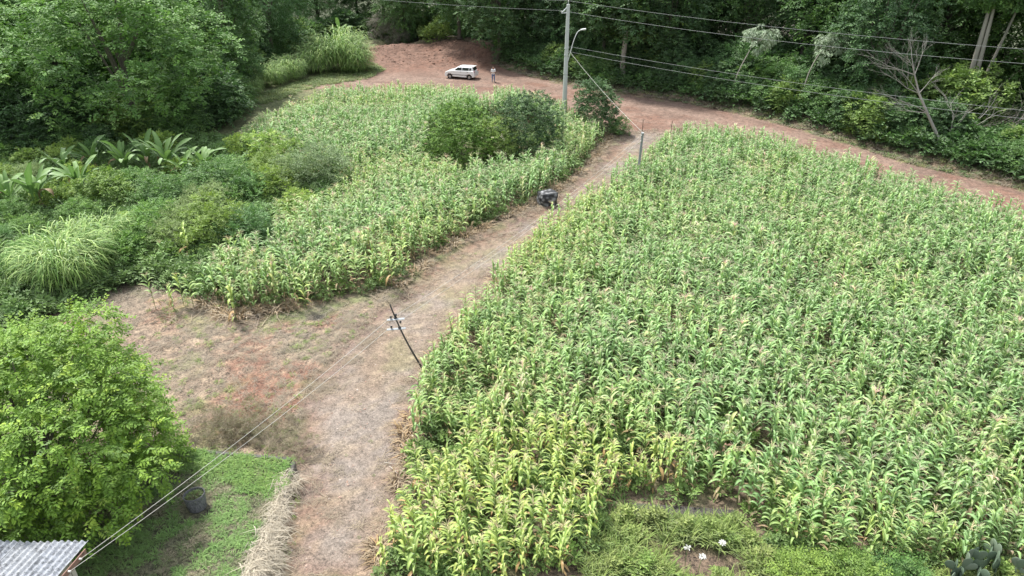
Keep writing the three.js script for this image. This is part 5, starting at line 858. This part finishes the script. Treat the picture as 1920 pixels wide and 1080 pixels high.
scatter('gap_weeds', 'bright yellow-green weeds in the gap at the bottom of the field', 'weeds', [leafy[0], ...spear, ...spear, ...spear], foliageMat, fill(NEARGAP, 1000, 64, (x, z, r) => (fbm(x * 0.9 + 2, z * 0.9, 3) < 0.47 ? null : [mat4(x, H(x, z), z, r() * 6, 0.7 + 0.9 * r()), col(mix3(LG, YG, r()), r)])));
const WG = [[WEEDGAP[0] - 1, WEEDGAP[1] - 1], [WEEDGAP[0] + 1.2, WEEDGAP[1] - 1], [WEEDGAP[0] + 1.2, WEEDGAP[1] + 1], [WEEDGAP[0] - 1, WEEDGAP[1] + 1]];
const FLOOR = [...FAR_EDGE, [70, -70], [40, -100], [-8, -110]];
scatter('wood_floor_plants', 'leafy ground plants on the floor of the wood beyond the road', 'ground plants', leafy, foliageMat, fill(FLOOR, 5000, 67, (x, z, r) => (dRoad(x, z) < 1.2 ? null : [mat4(x, H(x, z), z, r() * 6, 1.8 + 2.2 * r()), col(mix3(G_DARK[0], G_MID[0], r()), r)])));
// yard and track
scatter('yard_tufts', 'small grass tufts sprouting on the bare yard and track', 'grass', tuft, grassMat, [...fill(YARD, 800, 65, (x, z, r) => (sdPoly(TERRACE, x, z) < 0.3 || fbm(x * 0.5 + 9, z * 0.5, 3) < 0.42 ? null : [mat4(x, H(x, z), z, r() * 6, 0.35 + 0.8 * r() * r()), col(mix3(LG, YG, r()), r)])), ...fill(TRACK, 160, 66, (x, z, r) => (r() < 0.55 ? null : [mat4(x, H(x, z), z, r() * 6, 0.25 + 0.45 * r() * r()), col(mix3(LG, ST, r()), r)])), ...fill(WG, 110, 69, (x, z, r) => [mat4(x, H(x, z), z, r() * 6, 0.8 + 0.6 * r()), col(LG, r)])]);
const dry = [];
const edge = (poly, n, seed, w0, w1, c0, c1, s0, s1) => { const r = rng(seed), L = lineLength([...poly, poly[0]]); for (let k = 0; k < n; k++) { const p = alongLine([...poly, poly[0]], r() * L), q = lerp(w0, w1, r()), x = p.x + p.dz * q, z = p.z - p.dx * q; if (sdPoly(TERRACE, x, z) < 0 || dRoad(x, z) < -0.6) continue; if (fbm(x * 0.6, z * 0.6 + 7, 3) < 0.42) continue; dry.push([mat4(x, H(x, z), z, r() * 6, lerp(s0, s1, r())), col(mix3(c0, c1, r()), r)]); } };
edge(TRACK, 2300, 70, -1.2, 1.2, ST, [0.3, 0.24, 0.17], 0.5, 1.2); edge(YARD, 900, 71, -1.5, 1.5, ST, [0.28, 0.24, 0.19], 0.5, 1.1); edge(CORN_LEFT, 2000, 72, -0.8, 0.8, ST, [0.34, 0.22, 0.12], 0.6, 1.3);
dry.push(...fill(YARD, 1300, 73, (x, z, r) => (sdPoly(TERRACE, x, z) < 0.2 || fbm(x * 0.4, z * 0.4, 3) < 0.45 ? null : [mat4(x, H(x, z), z, r() * 6, 0.5 + 0.7 * r()), col(mix3(ST, [0.26, 0.22, 0.17], r()), r)])));
scatter('dry_litter', 'dead straw and dry grass littering the yard and track margins', 'straw', thatch, grassMat, dry);
const skirt = []; { const r = rng(80), line = CORN_LEFT.slice(0, 8), L = lineLength(line); const add = (ln, n, off) => { const LL2 = lineLength(ln); for (let k = 0; k < n; k++) { const p = alongLine(ln, r() * LL2), q = (r() - 0.5) * 0.5 + off, x = p.x + p.dz * q, z = p.z - p.dx * q; if (fbm(x * 0.8, z * 0.8, 2) < 0.45) continue; skirt.push([mat4(x, H(x, z), z, r() * 6, 1.2 + 1.5 * r()), col(mix3([0.36, 0.24, 0.12], ST, r()), r)]); } }; add(line, 260, -0.25); add(CORN_LEFT.slice(-6), 110, 0); add(CORN_RIGHT.slice(0, 9), 120, 0.2); }
scatter('withered_leaves', 'brown withered corn leaves standing along the field edges', 'dry leaves', tuft, grassMat, skirt);
// clods and torn roots on the graded bank behind the car
const clods = fill([[-19.68, -101.55], [-19.87, -109.19], [-12.28, -107.40], [-3.55, -103.16], [-3.12, -96.25], [-8.81, -93.79], [-15.07, -94.83]], 700, 81, (x, z, r) => [mat4(x, H(x, z), z, r() * 6, 0.05 + 0.22 * r() * r() * r()), col(mix3([0.15, 0.085, 0.06], [0.19, 0.12, 0.09], r()), r, 0.4)]);
// verge of the red road
const verge = []; { const r = rng(74), L = lineLength(FAR_EDGE); for (let k = 0; k < 2600; k++) { const p = alongLine(FAR_EDGE, r() * L), q = -0.7 + 3.2 * r(), x = p.x + p.dz * q, z = p.z - p.dx * q; if (dRoad(x, z) < 0.05) continue; const g = r(); verge.push([mat4(x, H(x, z), z, r() * 6, 0.9 + 1.1 * r()), col(g < 0.5 ? mix3(ST, [0.27, 0.22, 0.16], r()) : g < 0.85 ? DG : YG, r)]); } }
scatter('verge_grass', 'half dry grass along the far verge of the red road', 'grass', [...tuft, ...thatch], grassMat, verge);
const BANKG = [[-29.55, -75.41], [-26.10, -80.86], [-23.25, -88.88], [-18.05, -96.25], [-15.87, -92.10], [-17.01, -86.44], [-21.73, -82.46], [-25.23, -74.04]];
scatter('bank_grass', 'light green grass below the tall grass hedge', 'grass', tuft, grassMat, fill(BANKG, 900, 75, (x, z, r) => [mat4(x, H(x, z), z, r() * 6, 0.9 + 1.1 * r()), col(mix3(YG, DG, r()), r)]));
const LUSH = [[-12.12, -20.27], [-7.91, -19.76], [-7.78, -18.27], [-8.78, -18.02], [-10.00, -18.91], [-11.59, -19.18]];
const POT = [-10.35, -17.49];
// lawn on the terrace
const lawn = fill(TERRACE, 2600, 76, (x, z, r) => { if (Math.hypot(x - POT[0], z - POT[1]) < 0.62) return null; const far = sdPoly(LUSH, x, z) < 0, d = fbm(x * 1.1, z * 1.1, 3); if (!far && d < 0.36 && r() < 0.5) return null; return [mat4(x, TH, z, r() * 6, far ? 0.8 + 0.35 * r() : 0.45 + 0.5 * r()), col(far ? mix3([0.14, 0.28, 0.05], [0.20, 0.31, 0.06], r()) : d < 0.47 ? mix3(ST, DG, r()) : mix3([0.16, 0.30, 0.07], [0.22, 0.34, 0.10], r()), r)]; });
scatter('lawn_grass', 'green grass growing on the raised lawn', 'grass', tuft, grassMat, lawn);
// pale dead grass hanging over the wall
const hang = [1, 2, 3].map((k) => { const g = new Geo(), r = rng(k * 91); for (let q = 0; q < 22; q++) { const b = 0.65 + 0.6 * r(); g.blade((r() - 0.5) * 0.5, 0.02, (r() - 0.5) * 0.5, (r() - 0.5) * 3.6 + 0.4, 0.5 * r(), 0.5 + 0.9 * r(), 0.3 + 0.55 * r(), 0.016, 4, [b, b, b * 0.97], [b, b, b], { fold: 0.1, power: 0.8, prof: (s) => Math.pow(1 - s, 0.5) }); } return g.done(); });
const hangList = []; { const r = rng(77), line = TERRACE.slice(1, 5), L = lineLength(line); for (let k = 0; k < 430; k++) { const s = 0.8 + r() * (L - 0.8), p = alongLine(line, s), n = fbm(s * 1.3, 4, 3); if (n < 0.46 && r() < 0.8) continue; const q = r(), x = p.x - 0.1 + q * (0.12 + 0.55 * n), z = p.z + (r() - 0.5) * 0.4; hangList.push([mat4(x, Math.max(0.05, TH + 0.02 - 0.85 * Math.max(0, x - p.x - 0.05)) + 0.05 * r(), z, (r() - 0.5) * 2.2, 0.6 + 0.7 * r(), (r() - 0.5) * 0.5, (r() - 0.5) * 0.5), col(mix3(PS, ST, r() * 0.5), r)]); } }
scatter('dead_grass_fringe', 'pale dead grass hanging over the low wall onto the track', 'dry grass', hang, grassMat, hangList);
// stones
const stone = [1, 2, 3].map((k) => { const g = new THREE.IcosahedronGeometry(1, 1), p = g.attributes.position; for (let i = 0; i < p.count; i++) { const s = 0.75 + 0.5 * vnoise(p.getX(i) * 2 + k * 9 + 20, p.getY(i) * 2 + p.getZ(i) * 3 + 20); p.setXYZ(i, p.getX(i) * s, p.getY(i) * s * 0.55, p.getZ(i) * s * 0.8); } g.computeVertexNormals(); return g; });
const stones = []; { const r = rng(78); const put = (poly, n, s0, s1) => stones.push(...fill(poly, n, Math.floor(r() * 1e6), (x, z, q) => [mat4(x, H(x, z) + 0.004, z, q() * 6, s0 + s1 * q() * q() * q()), col(mix3([0.36, 0.31, 0.28], [0.33, 0.2, 0.15], q()), q, 0.5)])); put(TRACK, 3000, 0.010, 0.06); put(YARD, 1200, 0.010, 0.05); }
scatter('earth_clods', 'clods of red earth on the graded bank behind the car', 'clods', stone, plain(1, 1, 1, 0.98), clods);
scatter('gravel', 'loose pale and reddish stones on the farm track', 'gravel', stone, plain(1, 1, 1, 0.95), stones);
// cut stalks heaped at the field corner
const brush = []; { const r = rng(79); for (const [cx, cz, n] of [[-6.34, -33.37, 26], [-12.28, -31.12, 16], [-16.73, -30.91, 18], [-13.56, -30.19, 14]]) for (let k = 0; k < n; k++) { const x = cx + (r() - 0.5) * 2.2, z = cz + (r() - 0.5) * 1.2; brush.push([mat4(x, H(x, z) + 0.02 + 0.08 * r(), z, r() * 6, 0.6 + 0.8 * r(), (r() - 0.5) * 0.3, (r() - 0.5) * 0.3), col(mix3(ST, [0.2, 0.16, 0.13], r()), r)]); } }
const stalkGeo = (() => { const g = new Geo(); g.tube([[-0.5, 0, 0], [0, 0.04, 0.05], [0.5, 0, -0.02]], [0.014, 0.012, 0.006], 5, [1, 1, 1]); g.tube([[0, 0.04, 0.05], [0.2, 0.1, 0.25]], [0.009, 0.004], 4, [1, 1, 1]); return g.done(true); })();
scatter('cut_stalks', 'dry cut stalks lying at the corners of the corn', 'stalks', [stalkGeo], barkMat, brush);

renderer.render(scene, camera);
